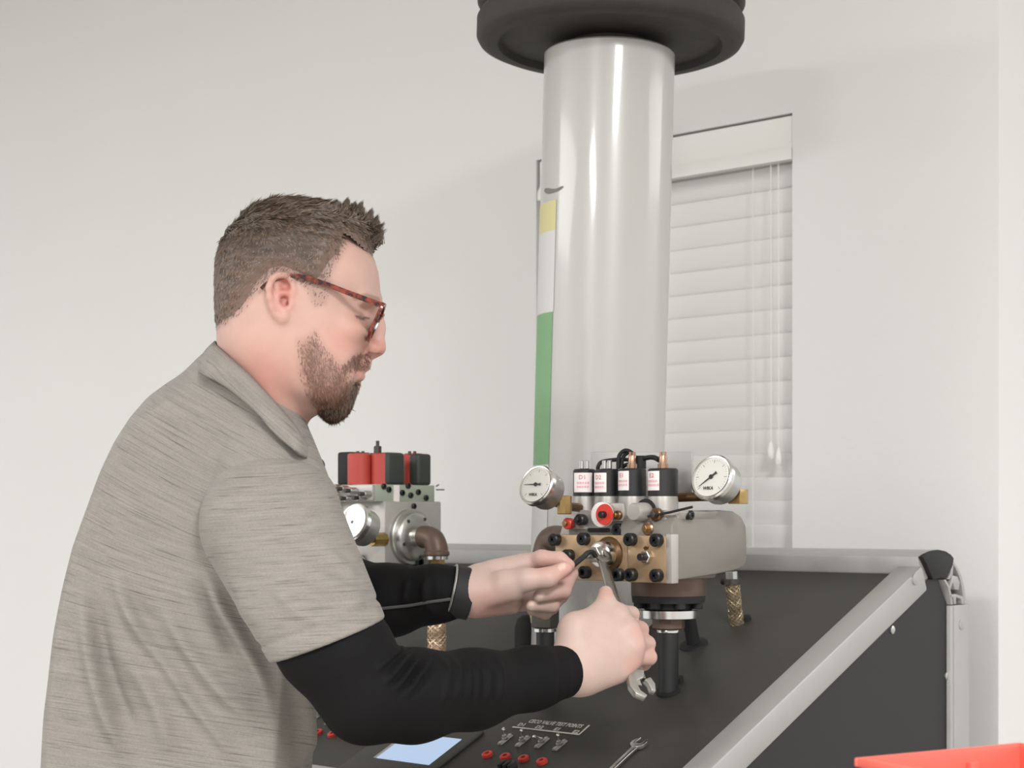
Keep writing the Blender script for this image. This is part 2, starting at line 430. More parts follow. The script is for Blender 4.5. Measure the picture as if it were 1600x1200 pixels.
part('screen_border', plate_on(a0 - .006, a0 - .0005, vlo, vhi, .0066, .0076), 'aluminium', bez)

# legend with bracket line
def leg(px, py, h=.0006): return Pp(px, py) + PN * h
bl = Geo()
L0, L1, L2 = leg(801, 1136.5), leg(906, 1148.5), leg(921, 1134)
def strip(a, b, wd):
    d = (b - a) / np.linalg.norm(b - a); s = np.cross(PN, d) * wd / 2
    return prism([a - s, b - s, b + s, a + s], PN * .0004)
part('legend_line', strip(L0, L1, .0028), 'print_white', con)
part('legend_line', strip(L1 - (L1 - L0) / np.linalg.norm(L1 - L0) * .001, L2, .0028), 'print_white', con)
part('legend_lettering', text_geo('CECO VALVE TEST POINTS', .0125, leg(868, 1131.5), E1 * .62, -PD, bold=.0004), 'print_white', con)
for s, x, y in (('D1', 815.5, 1133), ('D2', 843, 1136.8), ('E1', 871, 1140), ('E2', 900, 1144)):
    part('legend_lettering', text_geo(s, .0105, leg(x, y), E1, -PD, bold=.0004), 'print_white', con)
# toggle switches and red bezels
def toggle(px, py, tip, root):
    o = Pp(px, py)
    b = part('toggle_switch', prism([onp(o, -.004, -.013, 0), onp(o, .004, -.013, 0), onp(o, .004, .013, 0), onp(o, -.004, .013, 0)], PN * .0022), 'cast_light', root, .0006)
    for d in (-.0105, .0105):
        part('mounting_screw', lathe(onp(o, 0, d, .0022), PN, [(0, .0032), (.0012, .003), (.002, .0018)], 14), 'steel', b)
    part('bushing', lathe(onp(o, 0, 0, .002), PN, [(0, .0046), (.003, .0046), (.003, .0032), (.006, .0030)], 14), 'steel', b)
    tp = PZ(tip[0], tip[1], o[1] - .008)
    e = onp(o, 0, 0, .008)
    part('switch_lever', lathe(e, tp - e, [(0, .0014), (np.linalg.norm(tp - e) * .9, .0021), (np.linalg.norm(tp - e), .0026), (np.linalg.norm(tp - e) + .002, .0015)], 12), 'bright_steel', b)
for px, py, tip in ((790, 1157, (787, 1139)), (817, 1160, (815, 1141)), (847, 1162, (835, 1151)), (875, 1166, (872, 1148)),
                    (498, 1119, (499, 1105)), (519, 1127, (521, 1110)), (543, 1131, (545, 1115))):
    toggle(px, py, tip, con)
for px, py in ((762, 1180.5), (790, 1184), (818.5, 1187), (847, 1191.5), (497, 1146), (520, 1149), (543, 1152), (564, 1158)):
    o = Pp(px, py)
    a = part('test_socket', lathe(o, PN, [(0, .0078), (.0035, .0074), (.0045, .006), (.0045, .0034), (.001, .003)], 22), 'red_plastic', con)
    part('socket_bore', lathe(o, PN, [(.0002, .0034), (.0012, .0032)], 16), 'soft_black', a)
# black plug clip at the lower edge
o = Pp(799, 1211)
pc = part('plug_clip', prism([onp(o, -.012, -.004), onp(o, .012, -.004), onp(o, .012, .006), onp(o, -.012, .006)], PN * .012), 'soft_black', con, .001)
for a in (-.0095, -.001, .0075):
    part('clip_blade', prism([onp(o, a - .0028, -.006), onp(o, a + .0028, -.006), onp(o, a + .0028, .008), onp(o, a - .0028, .008)], PN * .019), 'black_plastic', pc, .0008)

# ================================================================== COLUMN
RC = .1
cZ = 2.55
def axis_pt(w_): # axis leans slightly to the right going up
    x0 = (945.5 - 800) / F * cZ
    return np.array([x0 + (w_ - .453) * .026, cZ, w_])
def col_hit(px, py, off=0.):
    d = ray(px, py); A = axis_pt(0); ax = axis_pt(1) - A; ax /= np.linalg.norm(ax)
    dp = d - ax * (d @ ax); op = -A - ax * ((-A) @ ax); R = RC + off
    a = dp @ dp; b = 2 * dp @ op; c = op @ op - R * R; D = b * b - 4 * a * c
    t = (-b - math.sqrt(max(D, 0))) / (2 * a); return d * t
ctop = .713
cuv = UV(axis_pt(-.2))
foot = -.2
colm = thing('hydraulic_column', 'tall glossy pale grey cylinder standing on the console', 'column', axis_pt(-.30))
A, B = axis_pt(-.33), axis_pt(ctop)
part('cylinder_tube', lathe(A, B - A, [(0, RC), (np.linalg.norm(B - A) - .003, RC), (np.linalg.norm(B - A), RC - .003)], 96), 'column_paint', colm)
part('piston_rod', cyl(axis_pt(ctop - .01), axis_pt(.745), .062, 40), 'dark_iron', colm)
axv = (B - A) / np.linalg.norm(B - A)
def patch(th0, th1, w0, w1, off=.0008, n=14):
    v = []
    for w_ in (w0, w1):
        c = axis_pt(w_)
        for j in range(n):
            t = th0 + (th1 - th0) * j / (n - 1)
            v.append(c + np.array([math.sin(t), -math.cos(t), 0]) * (RC + off))
    return Geo([tuple(x) for x in v], ring_faces(2, n, False))
def w_at(py, px=852): return col_hit(px, py)[2]
D2R = math.radians
for (y0, y1, m_, lab, a0_, a1_) in ((317, 363, 'tape_yellow', 'yellow tape band', -100, -50), (363, 489, 'tape_white', 'white tape band', -100, -50), (489, 726, 'tape_green', 'green tape band', -102, -51), (726, 952, 'tape_white', 'lower white tape band', -104, -51), (952, 976, 'tape_yellow', 'small yellow tape band', -104, -66)):
    part('tape_band', patch(D2R(a0_), D2R(a1_), w_at(y1), w_at(y0)), m_, colm, label=lab)
skt = [(850, 297), (852, 294), (857, 294), (862, 295), (867, 295), (872, 293.5), (876, 291.5), (880, 290.5)]
skb = [(850.5, 299), (853, 302), (857, 303), (862, 302), (867, 300.5), (872, 298.5), (876, 296), (880, 292.5)]
part('marker_stroke', Geo([tuple(col_hit(x, y, .0007)) for x, y in skt + skb], ring_faces(2, 8, False)), 'marker_grey', colm)

# black rubber discs on top
RD = .2045
def rim(w0, h, name, label):
    prof = [(w0 + .004, .064), (w0 + .010, .168), (w0, .172), (w0, RD - .016), (w0 + .005, RD - .004), (w0 + .012, RD), (w0 + h - .014, RD), (w0 + h - .004, RD - .006), (w0 + h, RD - .016), (w0 + h, .064)]
    c = axis_pt(0)
    g = lathe(c, axv, prof, 96, caps=(False, False)); n = 96; m_ = len(prof)
    g.f += [((m_ - 1) * n + j, (m_ - 1) * n + (j + 1) % n, (j + 1) % n, j) for j in range(n)]
    return single(name, label, 'weight', g, 'rubber_black')
rim(.724, .052, 'weight_disc', 'lower black rubber disc on top of the grey column')
rim(.7765, .058, 'weight_disc', 'upper black rubber disc cut off by the top of the picture')
# black flange ring behind the foot of the column
oo = Pp(823, 1010)
single('hose_grommet', 'black rubber boot on the slope left of the column foot', 'grommet', lathe(oo - E3 * .012, E3, [(0, .0185), (.040, .0190), (.054, .0150), (.060, .007)], 32), 'soft_black')
# ================================================================== VALVES
def shared(name, g, m, bev=0., smooth=None):
    return mesh_of(g, name, m, bev, smooth)
def socket_bolt_mesh(r, h, m):
    g = lathe((0, 0, 0), E3, [(0, r * .96), (0, r), (h - r * .18, r), (h, r * .82), (h, r * .56)], 22, (True, False))
    # hexagonal socket
    n = 22; base = len(g.v)
    for z_ in (h, h - r * .8):
        for j in range(n):
            t = 2 * math.pi * j / n; s = math.cos(math.pi / 6) / math.cos((t % (math.pi / 3)) - math.pi / 6)
            g.v.append((r * .56 * s * math.cos(t), r * .56 * s * math.sin(t), z_))
    for j in range(n):
        k = (j + 1) % n
        g.f.append((4 * n + j, 4 * n + k, base + k, base + j)); g.f.append((base + j, base + k, base + n + k, base + n + j))
    g.f.append(tuple(base + n + j for j in range(n)))
    return shared('bolt', g, m)
BOLT = socket_bolt_mesh(.0086, .0105, 'black_bolt')
PLUG = socket_bolt_mesh(.0046, .0035, 'black_bolt')
SBOLT = socket_bolt_mesh(.0062, .008, 'black_bolt')
NE2 = -E2
GN = -E2 * math.cos(D2R(20)) + E3 * math.sin(D2R(20))

def gauge(c, R, needle, root, stem_to=None, stem='brass', cube=False):
    """c = middle of the glass, facing GN; needle = direction in degrees in the dial plane (0 = right, 90 = up)"""
    ax_y = E3 - GN * (E3 @ GN); ax_y /= np.linalg.norm(ax_y); ax_x = np.cross(ax_y, GN)
    body = part('pressure_gauge', lathe(c, -GN, [(.0, R * .985), (.004, R * .985), (.0045, R * .9), (.026, R * .9), (.030, R * .86), (.030, R * .3)], 48), 'steel', root)
    part('bezel', lathe(c, -GN, [(.002, R * .83), (-.0018, R * .86), (-.0022, R * .92), (-.0005, R * .985), (.006, R)], 48, (False, False)), 'bright_steel', body)
    part('dial', disc(c - GN * -.0004, GN, R * .86, 48), 'dial_white', body)
    tk = Geo(); nk = Geo()
    for i in range(31):
        t = D2R(225 - 270 * i / 30); d = ax_x * math.cos(t) + ax_y * math.sin(t); s = np.cross(GN, d)
        r0 = R * (.62 if i % 5 == 0 else .70); r1 = R * .77; wd = R * (.018 if i % 5 == 0 else .009)
        p_ = c + GN * .0008
        tk.add([p_ + d * r0 - s * wd, p_ + d * r1 - s * wd, p_ + d * r1 + s * wd, p_ + d * r0 + s * wd], [(0, 1, 2, 3)])
    part('dial_scale', tk, 'ink_grey', body, smooth=False)
    part('dial_lettering', text_geo('WIKA', R * .19, c + GN * .0008 - ax_y * R * .5 - ax_x * R * .05, ax_x, ax_y, bold=.0003), 'ink_black', body)
    t = D2R(needle); d = ax_x * math.cos(t) + ax_y * math.sin(t); s = np.cross(GN, d); p_ = c + GN * .0016
    part('needle', prism([p_ - d * R * .30 - s * R * .07, p_ - d * R * .2 - s * R * .04, p_ - s * R * .035, p_ + d * R * .66 - s * R * .008, p_ + d * R * .66 + s * R * .008, p_ + s * R * .035, p_ - d * R * .2 + s * R * .04, p_ - d * R * .30 + s * R * .07], GN * .0006), 'ink_black', body)
    part('needle_hub', lathe(p_, GN, [(0, R * .1), (.0012, R * .09)], 18), 'ink_black', body)
    part('gauge_glass', lathe(c + GN * .0026, GN, [(0, R * .84), (.0008, R * .84)], 40), 'clear_glass', body)
    return body

# ---------------- right valve (the one being worked on)
v0 = 1.74
rv = thing('hydraulic_valve', 'grey and gold hydraulic valve with four black solenoids in front of the grey column', 'valve', W(-1.318, 1.839, rail_w(1.839) - RECESS))
fu0 = UV(Pv(867, 860, v0))[0]; fu1 = UV(Pv(1050, 860, v0))[0]
def V(px, py, v=v0): return Pv(px, py, v)
def Vu(px, v=v0): return UV(Pv(px, 860, v))[0]
def Vw(py, px=960, v=v0): return UV(Pv(px, py, v))[2]
wb = Vw(908); wt = Vw(835)
ub = 1.916
# side casting: rounded block outline on the side plane (u = fu1), extruded to the left
sp_ = [(1051, 908), (1051, 822), (1056, 806), (1066, 800), (1090, 797), (1128, 797), (1148, 799), (1160, 807), (1167, 822), (1168, 850), (1168, 876), (1164, 886), (1152, 891), (1118, 898), (1075, 905)]
body = part('valve_body', prism([Pu(x, y, fu1) for x, y in sp_], -E1 * .085), 'cast_grey', rv, .004)
# upper casting under the solenoids and the stepped left shoulder
def fr(pxs, d, v=v0): return prism([Pv(x, y, v) for x, y in pxs], E2 * d)
vA = v0 + .012
part('valve_shoulder', fr([(874, 838), (878, 822), (884, 812), (893, 806), (905, 800), (906, 797), (1061, 797), (1064, 800), (1058, 812), (1050, 822), (1049, 838)], .085, vA), 'cast_light', rv, .004)
part('valve_rear_block', box(fu0 + .012, fu1 - .02, v0 + .012, v0 + .13, wb + .002, wt + .01), 'cast_grey', rv, .003)
# gold plates
umid = Vu(980)
def gplate(u0, u1, w0_, w1_, name): return part(name, box(u0, u1, v0, v0 + .014, w0_, w1_), 'gold_plate', rv, .0018)
gplate(fu0, umid - .0004, wb, Vw(836), 'gold_plate'); gplate(umid + .0004, fu1 - .009, wb - .001, Vw(836), 'gold_plate')
part('cover_edge', box(fu1 - .0088, fu1 + .0005, v0 - .001, v0 + .014, wb - .001, Vw(834)), 'cast_light', rv, .001)
for x, y in ((868, 843), (913, 842), (986, 843), (1027, 844), (889, 868), (915, 894), (967, 898), (987, 898), (1027, 899)):
    place('bolt', BOLT, Pv(x + 2, y, v0), NE2, rv)
place('bolt', BOLT, Pv(970, 828, vA), NE2, rv)
place('bolt', SBOLT, Pu(1074, 805, fu1), E1, rv)
# main plunger
pc0 = Pv(951, 866, v0)
part('bore_ring', lathe(pc0, NE2, [(.0, .0235), (.002, .0225), (.002, .018)], 36), 'bronze', rv)
pl_ = part('plunger', lathe(pc0, NE2, [(.0, .0178), (.017, .0178), (.020, .0165), (.022, .0125), (.0225, .009), (.030, .009)], 36), 'bright_steel', rv)
part('plunger_nut', hexnut(pc0 + NE2 * .025, pc0 + NE2 * .034, .0115), 'steel', pl_)
part('plunger_stud', cyl(pc0 + NE2 * .033, pc0 + NE2 * .047, .005, 16, .001), 'steel', pl_)
# small fitting on the right plate
sc0 = Pv(1012, 870, v0)
fg = part('test_fitting', hexnut(sc0, sc0 + NE2 * .008, .0085), 'bright_steel', rv)
part('fitting_stub', cyl(sc0 + NE2 * .007, sc0 + NE2 * .018, .0048, 16, .0008), 'black_bolt', fg)
part('stamped_mark', fr([(1005, 856), (1009, 853), (1012, 855), (1014, 853), (1013, 858), (1008, 860)], -.0004), 'bronze', rv)
# row of adjusters
def knob(px, py, r, L, m_, v=vA - .002, capm=None, rc=.5):
    o = Pv(px, py, v)
    k = part('adjuster', lathe(o, NE2, [(0, r * .9), (L * .2, r), (L * .85, r), (L, r * .8)], 24), m_, rv)
    if capm: part('adjuster_stem', cyl(o + NE2 * (L * .95), o + NE2 * (L + r * .7), r * rc, 6, .0005), capm, k)
    return k
knob(892, 818, .0078, .010, 'red_plastic', capm='brass', rc=.5)
knob(912, 812, .0078, .012, 'black_bolt', capm='black_bolt')
kb = knob(945, 804, .0165, .010, 'label_white', vA - .008)
o = Pv(945, 804, vA - .018)
part('red_face', lathe(o, NE2, [(0, .0142), (.0016, .0138)], 28), 'red_plastic', kb)
part('adjuster_stem', cyl(o, o + NE2 * .010, .0046, 14, .0008), 'black_bolt', kb)
knob(970, 805, .0062, .010, 'bronze', capm='brass')
o = Pv(1009, 800, vA)
part('port_recess', lathe(o, NE2, [(0, .0175), (.0012, .0165)], 30), 'soft_black', rv)
k = part('cartridge', lathe(o, NE2, [(0, .0125), (.012, .0125), (.013, .0118), (.0245, .0118), (.027, .0105), (.0275, .006)], 30), 'cast_light', rv)
knob(1030, 804, .0085, .010, 'bronze', capm='dark_iron')
knob(1019, 826, .0088, .012, 'copper', capm='brass')
knob(1040, 815, .006, .004, 'cast_light')
part('port_slot', fr([(920, 825), (953, 825), (953, 831), (920, 831)], -.003, vA), 'soft_black', rv, .001)
part('upper_boss', fr([(940, 786), (978, 786), (980, 800), (977, 815), (946, 815), (943, 800)], -.006, vA), 'cast_light', rv, .002)
# long thin lever of dark wire
r0 = Pv(1012, 807, vA - .018)
r1_ = PZ(1082, 792, r0[1] - .03)
part('adjusting_rod', tube([r0, (r0 + r1_) / 2 + E3 * -.0008, r1_], .0017, 8), 'black_bolt', rv)

# solenoids
vs_ = 1.792
SOL = [(913, 17.5), (948.5, 19.5), (988, 21.5), (1036, 23.5)]
LAB = [((-64, 40), 'D1'), ((-88, -6), 'D2'), ((-88, -18), 'E1'), ((-85, -19), 'E2')]
TOPS = [733, 733, 732, 732]
for i, ((px, hw), ((la, lb), tx)) in enumerate(zip(SOL, LAB)):
    c = Pv(px, 776, vs_); r = hw * c[1] / F
    zt = UV(Pv(px, TOPS[i], vs_))[2]; zb_ = UV(Pv(px, 775, vs_))[2]
    base = np.array([c[0], c[1], 0.])
    s = part('solenoid', lathe(base + E3 * zb_, E3, [(0, r), (zt - zb_ - .002, r), (zt - zb_, r - .002)], 40), 'black_plastic', rv)
    part('solenoid_seat', lathe(base + E3 * (zb_ - .045), E3, [(0, r * 1.05), (.037, r * 1.02), (.0445, r * .97)], 36), 'cast_light', rv)
    y0_, y1_ = (738.5, 769) if i < 2 else (735.5, 766)
    wz1 = UV(Pv(px, y0_, vs_ - r))[2]; wz0 = UV(Pv(px, y1_, vs_ - r))[2]
    def wrap(x, z, off=.0006, base=base, r=r):
        return base + np.array([math.sin(x) * (r + off), -math.cos(x) * (r + off), z])
    n = 12; vv = []
    for z_ in (wz0, wz1):
        for j in range(n): vv.append(wrap(D2R(la + (lb - la) * j / (n - 1)), z_))
    lbp = part('label_sticker', Geo([tuple(x) for x in vv], ring_faces(2, n, False)), 'label_white', s)
    mid = D2R((la + lb) / 2); h = wz1 - wz0
    if i in (1, ): mid = D2R(-46)
    part('sticker_lettering', text_geo(tx, .0082, None, None, None, wrap=lambda x, y: wrap(mid + x / r, wz1 - h * .24 + y, .0010)), 'ink_red' if i < 2 else 'ink_red', lbp)
    dashes = Geo(); rnd = random.Random(i)
    for row in (.52, .72):
        x0 = -.008
        while x0 < .008:
            l_ = rnd.uniform(.0018, .0034)
            q4 = [wrap(mid + a / r, wz1 - h * row + b, .0010) for a, b in ((x0, -.0015), (x0 + l_, -.0015), (x0 + l_, .0015), (x0, .0015))]
            if D2R(la) < mid + x0 / r and mid + (x0 + l_) / r < D2R(lb): dashes.add(q4, [(0, 1, 2, 3)])
            x0 += l_ + .0009
    if dashes.f: part('sticker_print', dashes, 'ink_pink', lbp, smooth=False)
    top = base + E3 * zt
    if i < 2:
        for d in (-.0045, .0045):
            part('terminal_post', cyl(top + E1 * d, top + E1 * d + E3 * .012, .0034, 14, .0008), 'bright_steel', s)
    else:
        t = part('connector', lathe(top, E3, [(0, .0072), (.006, .0072), (.006, .0056), (.016, .0054), (.018, .0046)], 6 if 0 else 18), 'copper', s)
        for d in (-.003, .003):
            part('connector_pin', cyl(top + E1 * d + E3 * .017, top + E1 * d + E3 * .022, .002, 8), 'copper', t)
def cable(pxs, r=.0028):
    pts = [Pv(x, y, vs_ + dv) for x, y, dv in pxs]
    part('cable', tube(spline(pts, 8), r, 10), 'soft_black', rv)
cable([(934, 733, .0), (935, 728, .0), (940, 722, .004), (955, 719, .010), (975, 718, .014), (990, 720, .016), (1001, 722, .016)])
cable([(966, 733, .004), (966, 722, .004), (968, 711, .006), (976, 704, .008), (985, 706, .010), (990, 714, .012)])
cable([(971, 731, .008), (973, 716, .010), (980, 708, .012), (988, 708, .014), (993, 718, .016)])
cable([(999, 727, .012), (1002, 719, .012), (1012, 715, .010), (1022, 715, .008), (1030, 719, .004)], .0034)
cable([(972, 730, .012), (980, 726, .014), (992, 727, .016), (1000, 731, .016)])
part('cable_gland', cyl(Pv(1001, 733, vs_ + .012), Pv(1001, 712, vs_ + .012), .0075, 16, .001), 'soft_black', rv)
# bracket plate behind the solenoids
part('rear_bracket', prism([Pv(x, y, 1.86) for x, y in ((923, 706), (1081, 706), (1081, 782), (923, 782))], E2 * .004), 'aluminium', rv, .001)
# gauges
gL = gauge(PZ(838, 757.5, 2.215), .0285, 180, rv)
gR = gauge(PZ(1112, 745.5, 2.16), .0315, 220, rv)
def back_of(c, R): return c - GN * .03
cL = PZ(838, 757.5, 2.215); a_ = back_of(cL, 0) - E3 * .012
eL = Pv(882, 789, UV(a_)[1] + .006)
part('gauge_stem', tube([a_, eL], .0055, 12), 'bronze', gL)
part('gauge_elbow', cyl(eL - E3 * .0125, eL + E3 * .0125, .0098, 8, .001), 'brass', gL)
part('gauge_nipple', tube([eL - E3 * .002, Pv(905, 793, vA + .02)], .006, 12), 'bronze', gL)
cR = PZ(1112, 745.5, 2.16); a_ = back_of(cR, 0) - E3 * .010
eR = UV(a_); eRp = Pv(1152, 776, eR[1] + .008)
part('gauge_stem', tube([a_, eRp], .006, 12), 'bronze', gR)
part('gauge_elbow', prism([eRp + E1 * a - E2 * .008 + E3 * b for a, b in ((-.0095, -.0095), (.0095, -.0095), (.0095, .0095), (-.0095, .0095))], E2 * .02), 'brass', gR, .001)
part('gauge_nipple', tube([eRp, Pv(1095, 776, eR[1] + .015), Pv(1040, 778, 1.82)], .0062, 12), 'bronze', gR)

# underside: flange, clamp ring, nuts and pipe
sup = np.array([*(W(-1.318, 1.839, 0))[:2], 0.])
def wz(py): return -(py - 812) / F * sup[1]
zp = rail_w(1.839) - RECESS
def lz(name, segs, m_, n=40, par=rv): return part(name, lathe(sup + E3 * wz(segs[0][0]), E3, [(wz(y) - wz(segs[0][0]), r) for y, r in segs], n), m_, par)
lz('flange', [(931, .0495), (929, .0505), (909, .0505), (900, .0505)], 'brown_iron')
cr = lz('clamp_ring', [(953, .030), (951, .0345), (941, .0345), (941, .049), (930, .050)], 'soft_black')
for t in range(8):
    a = D2R(45 * t + 12); q_ = sup + E3 * wz(950) + (E1 * math.cos(a) + E2 * math.sin(a)) * .0425
    part('clamp_screw', cyl(q_, q_ + E3 * (wz(940) - wz(950)), .0072, 14, .0008), 'soft_black', cr)
lz('seal_ring', [(966, .034), (965, .0405), (956, .0405), (953, .0405)], 'bright_steel')
lz('pipe_nut', [(983, .0205), (981, .022), (967, .022), (965, .0215)], 'brown_iron', 8)
lz('locking_ring', [(989, .0148), (988, .0158), (984, .0158), (982, .0150)], 'bright_steel', 16)
part('support_pipe', cyl(sup + E3 * (zp + .001), sup + E3 * wz(987), .0136, 28), 'black_plastic', rv)
part('pipe_foot', lathe(sup + E3 * (zp + .004), PN, [(-.004, .017), (.001, .0165), (.002, .014)], 28), 'soft_black', rv)
kp = Pp(1063, 1066) + PN * .004
part('pipe_clip', lathe(kp - PN * .004, PN, [(0, .006), (.008, .0055)], 14), 'soft_black', rv)
# slanting black hose and its grommet
g0 = Pp(1084, 1008)
part('drain_hose', tube(spline([g0 - PN * .002, g0 + PN * .03 + E3 * .01, Pv(1074, 960, UV(g0)[1] - .01), Pv(1066, 930, 1.86)], 6), .0098, 16), 'soft_black', rv)
single('hose_grommet', 'oval black grommet where the slanting black hose enters the slope right of the valve pipe', 'grommet', lathe(g0, PN, [(0, .021), (.003, .020), (.004, .012)], 28), 'soft_black')
# braided hose
def braided(name, pts, r, parent, m_):
    P = spline(pts, 14); n = 16
    ho = part(name, tube(P, r * .93, n), m_, parent)
    g = Geo(); L = len(P)
    # plaited wire strands as slim ridges wound both ways
    segl = np.linalg.norm(np.diff(np.array(P), axis=0), axis=1); cum = np.concatenate([[0], np.cumsum(segl)]); tot = cum[-1]
    def at(s):
        i = min(np.searchsorted(cum, s, 'right') - 1, L - 2); i = max(i, 0); t = (s - cum[i]) / max(segl[i], 1e-9)
        p_ = P[i] * (1 - t) + P[i + 1] * t; a, b, c = frame_of(P[i + 1] - P[i]); return p_, a, b, c
    ns = 9; turns = tot / (r * 5.2)
    for sgn in (1, -1):
        for k_ in range(ns):
            pts2 = []; m2 = max(int(tot / .0035), 4)
            for j in range(m2 + 1):
                s_ = tot * j / m2; p_, a, b, c = at(s_); ang = sgn * 2 * math.pi * (turns * j / m2) + 2 * math.pi * k_ / ns
                rr_ = r * (1.0 + .03 * math.sin(j * 2.2 + k_ * sgn))
                pts2.append(p_ + (a * math.cos(ang) + b * math.sin(ang)) * rr_)
            g.join(tube(pts2, r * .11, 4))
    part('braid', g, m_, ho, stuff=True)
    return ho
h0_ = Pp(1152, 974); vh = UV(h0_)[1]
hh = braided('braided_hose', [h0_ - PN * .002, h0_ + PN * .012 + E3 * .004, Pv(1147, 940, vh - .012), Pv(1144, 908, vh - .02)], .0098, rv, 'hose_braid')
ft = Pv(1144, 910, vh - .02)
part('hose_fitting', cyl(ft, Pv(1143, 893, vh - .02), .0088, 8, .001), 'steel', rv)
ck = part('hose_clamp', lathe(ft + E3 * -.003, E3, [(0, .0115), (.008, .0118)], 18), 'dark_iron', rv)
part('clamp_screw', cyl(ft - E1 * .018 + E3 * .001, ft - E1 * .006 + E3 * .001, .005, 10, .0008), 'soft_black', ck)
single('hose_grommet', 'small black grommet beside the foot of the braided brass hose on the right', 'grommet', lathe(Pp(1166, 969), PN, [(0, .008), (.006, .0075), (.008, .004)], 18), 'soft_black')

# elbow and pipe on the left of the valve
pb = Pp(852, 1097); eb = np.array([pb[0], pb[1], 0.])
def ez(py): return -(py - 812) / F * pb[1]
el_top = ez(846)
uvb = UV(pb)
ctr = spline([eb + E3 * ez(885), eb + E3 * ez(868), eb + E3 * (el_top + .002) + E1 * .010, W(fu0 - .012, uvb[1] - .012, el_top + .003), W(fu0 + .02, uvb[1] - .02, el_top + .002)], 8)
part('pipe_elbow', tube(ctr, .0185, 22), 'brown_iron', rv)
part('elbow_collar', cyl(eb + E3 * ez(884), eb + E3 * ez(868), .0215, 24, .002), 'brown_iron', rv)
part('drop_pipe', cyl(eb + E3 * ez(958), eb + E3 * ez(880), .0135, 20), 'steel', rv)
part('pipe_union', hexnut(eb + E3 * ez(981), eb + E3 * ez(950), .0195, .0015), 'dark_iron', rv)
part('union_ring', lathe(eb + E3 * ez(987), E3, [(0, .0165), (.0045, .0165)], 12), 'bright_steel', rv)
part('lower_pipe', cyl(pb + E3 * .001, eb + E3 * ez(986), .0128, 22), 'black_plastic', rv)
part('pipe_foot', lathe(pb, PN, [(0, .017), (.003, .0165), (.004, .013)], 24), 'soft_black', rv)

# ---------------- left valve behind the man
us = -1.809; vf = 1.786
pR = Pp(672, 1040)
lv = thing('hydraulic_valve', 'pale grey hydraulic valve with red and black solenoids behind the man', 'valve', W(us - .07, 1.86, rail_w(1.86) - RECESS))
SZ = 2.56
lw0 = UV(Pu(640, 890, us))[2]; lw1 = UV(Pu(640, 783, us))[2]
vbk = UV(Pu(690, 840, us))[1]
part('valve_block', box(us - .165, us, vf, vbk, lw0, lw1), 'cast_light', lv, .003)
mu1 = us - .004
mw1 = UV(Pu(640, 757.5, us))[2]
mvb = UV(Pu(682, 770, us))[1]
mv0 = UV(Pu(587, 770, mu1))[1]
part('manifold', box(us - .175, mu1, mv0, mvb, lw1 - .001, mw1), 'grey_green', lv, .001)
part('manifold_front', box(us - .175, mu1 - .001, mv0 - .006, mv0 + .001, lw1 + .001, mw1 - .001), 'cast_light', lv, .001)
part('side_strip', prism([Pu(x, y, mu1) for x, y in ((615, 758), (622, 758), (622, 784), (615, 784))], E1 * .003), 'label_white', lv)
for x, y in ((599, 760), (607, 765), (637, 759), (628, 770), (641, 774), (653, 769), (665, 778), (646, 791)):
    place('plug', PLUG, Pu(x, y, mu1 if y < 785 else us), E1, lv)
place('bolt', BOLT, Pu(650, 878, us), E1, lv)
place('bolt', BOLT, Pv(565, 876, vf), NE2, lv); place('bolt', SBOLT, Pv(528, 793, vf), NE2, lv)
part('lower_plate', prism([Pu(x, y, us) for x, y in ((611, 884), (668, 884), (676, 891), (611, 895))], E1 * .012), 'charcoal', lv, .001)
# connectors on the front of the manifold
for (x, y) in ((532, 762), (524, 766), (543, 764), (528, 778), (549, 779), (569, 778), (556, 767), (578, 772)):
    o = Pv(x, y, mv0 - .006)
    a = part('valve_connector', cyl(o, o + NE2 * .014, .0052, 12, .0008), 'steel', lv)
    part('connector_tip', cyl(o + NE2 * .013, o + NE2 * .024, .0034, 10, .0006), 'dark_iron', a)
part('wing_screw', tube([Pu(682, 765, mu1), Pu(694, 765, mu1)], .0014, 6), 'steel', lv)
part('wing_screw', tube([Pu(681, 760, mu1), Pu(686, 757, mu1 + .004)], .0014, 6), 'steel', lv)
# solenoids
vsol = (mv0 + mvb) / 2
def zz(py, px=600): return UV(Pu(px, py, us - .02))[2]
sw0, sw1 = mw1, UV(Pu(640, 707.5, us))[2]
# nearer pair along the right side, then the far pair
def xat(px, u): return UV(Pu(px, 740, u))[1]
uA = us - .006
part('solenoid_body', box(uA - .050, uA, xat(653.5, uA), xat(675, uA), sw0, sw1), 'charcoal', lv, .005, seg=3)
part('solenoid_body', box(uA - .050, uA, xat(606.5, uA), xat(633, uA), sw0, sw1), 'charcoal', lv, .005, seg=3)
def redcan(px0, px1, v_):
    uc = UV(Pv((px0 + px1) / 2, 740, v_))[0]; c = W(uc, v_, 0); r = (px1 - px0) / 2 * c[1] / F
    h1 = UV(PZ(600, 708.5, c[1]))[2]; h0 = mw1
    return part('solenoid_coil', lathe(c + E3 * h0, E3, [(0, r), (h1 - h0 - .002, r), (h1 - h0, r - .003)], 32), 'solenoid_red', lv)
redcan(630, 662, xat(646, uA - .025)); redcan(580, 616, xat(592, uA - .03)); redcan(543, 581, mv0 + .018)
uB = UV(Pv(532, 740, mv0 + .02))[0]
part('solenoid_body', box(uB, uB + .03, mv0 + .012, mv0 + .06, sw0, sw1 + .002), 'soft_black', lv, .004, seg=3)
st = PZ(590, 707, 2.57)
s_ = part('top_stud', hexnut(st - E3 * .004, st + E3 * .010, .0062), 'dark_iron', lv)
part('stud_tip', cyl(st + E3 * .009, st + E3 * .018, .0028, 10), 'dark_iron', s_)
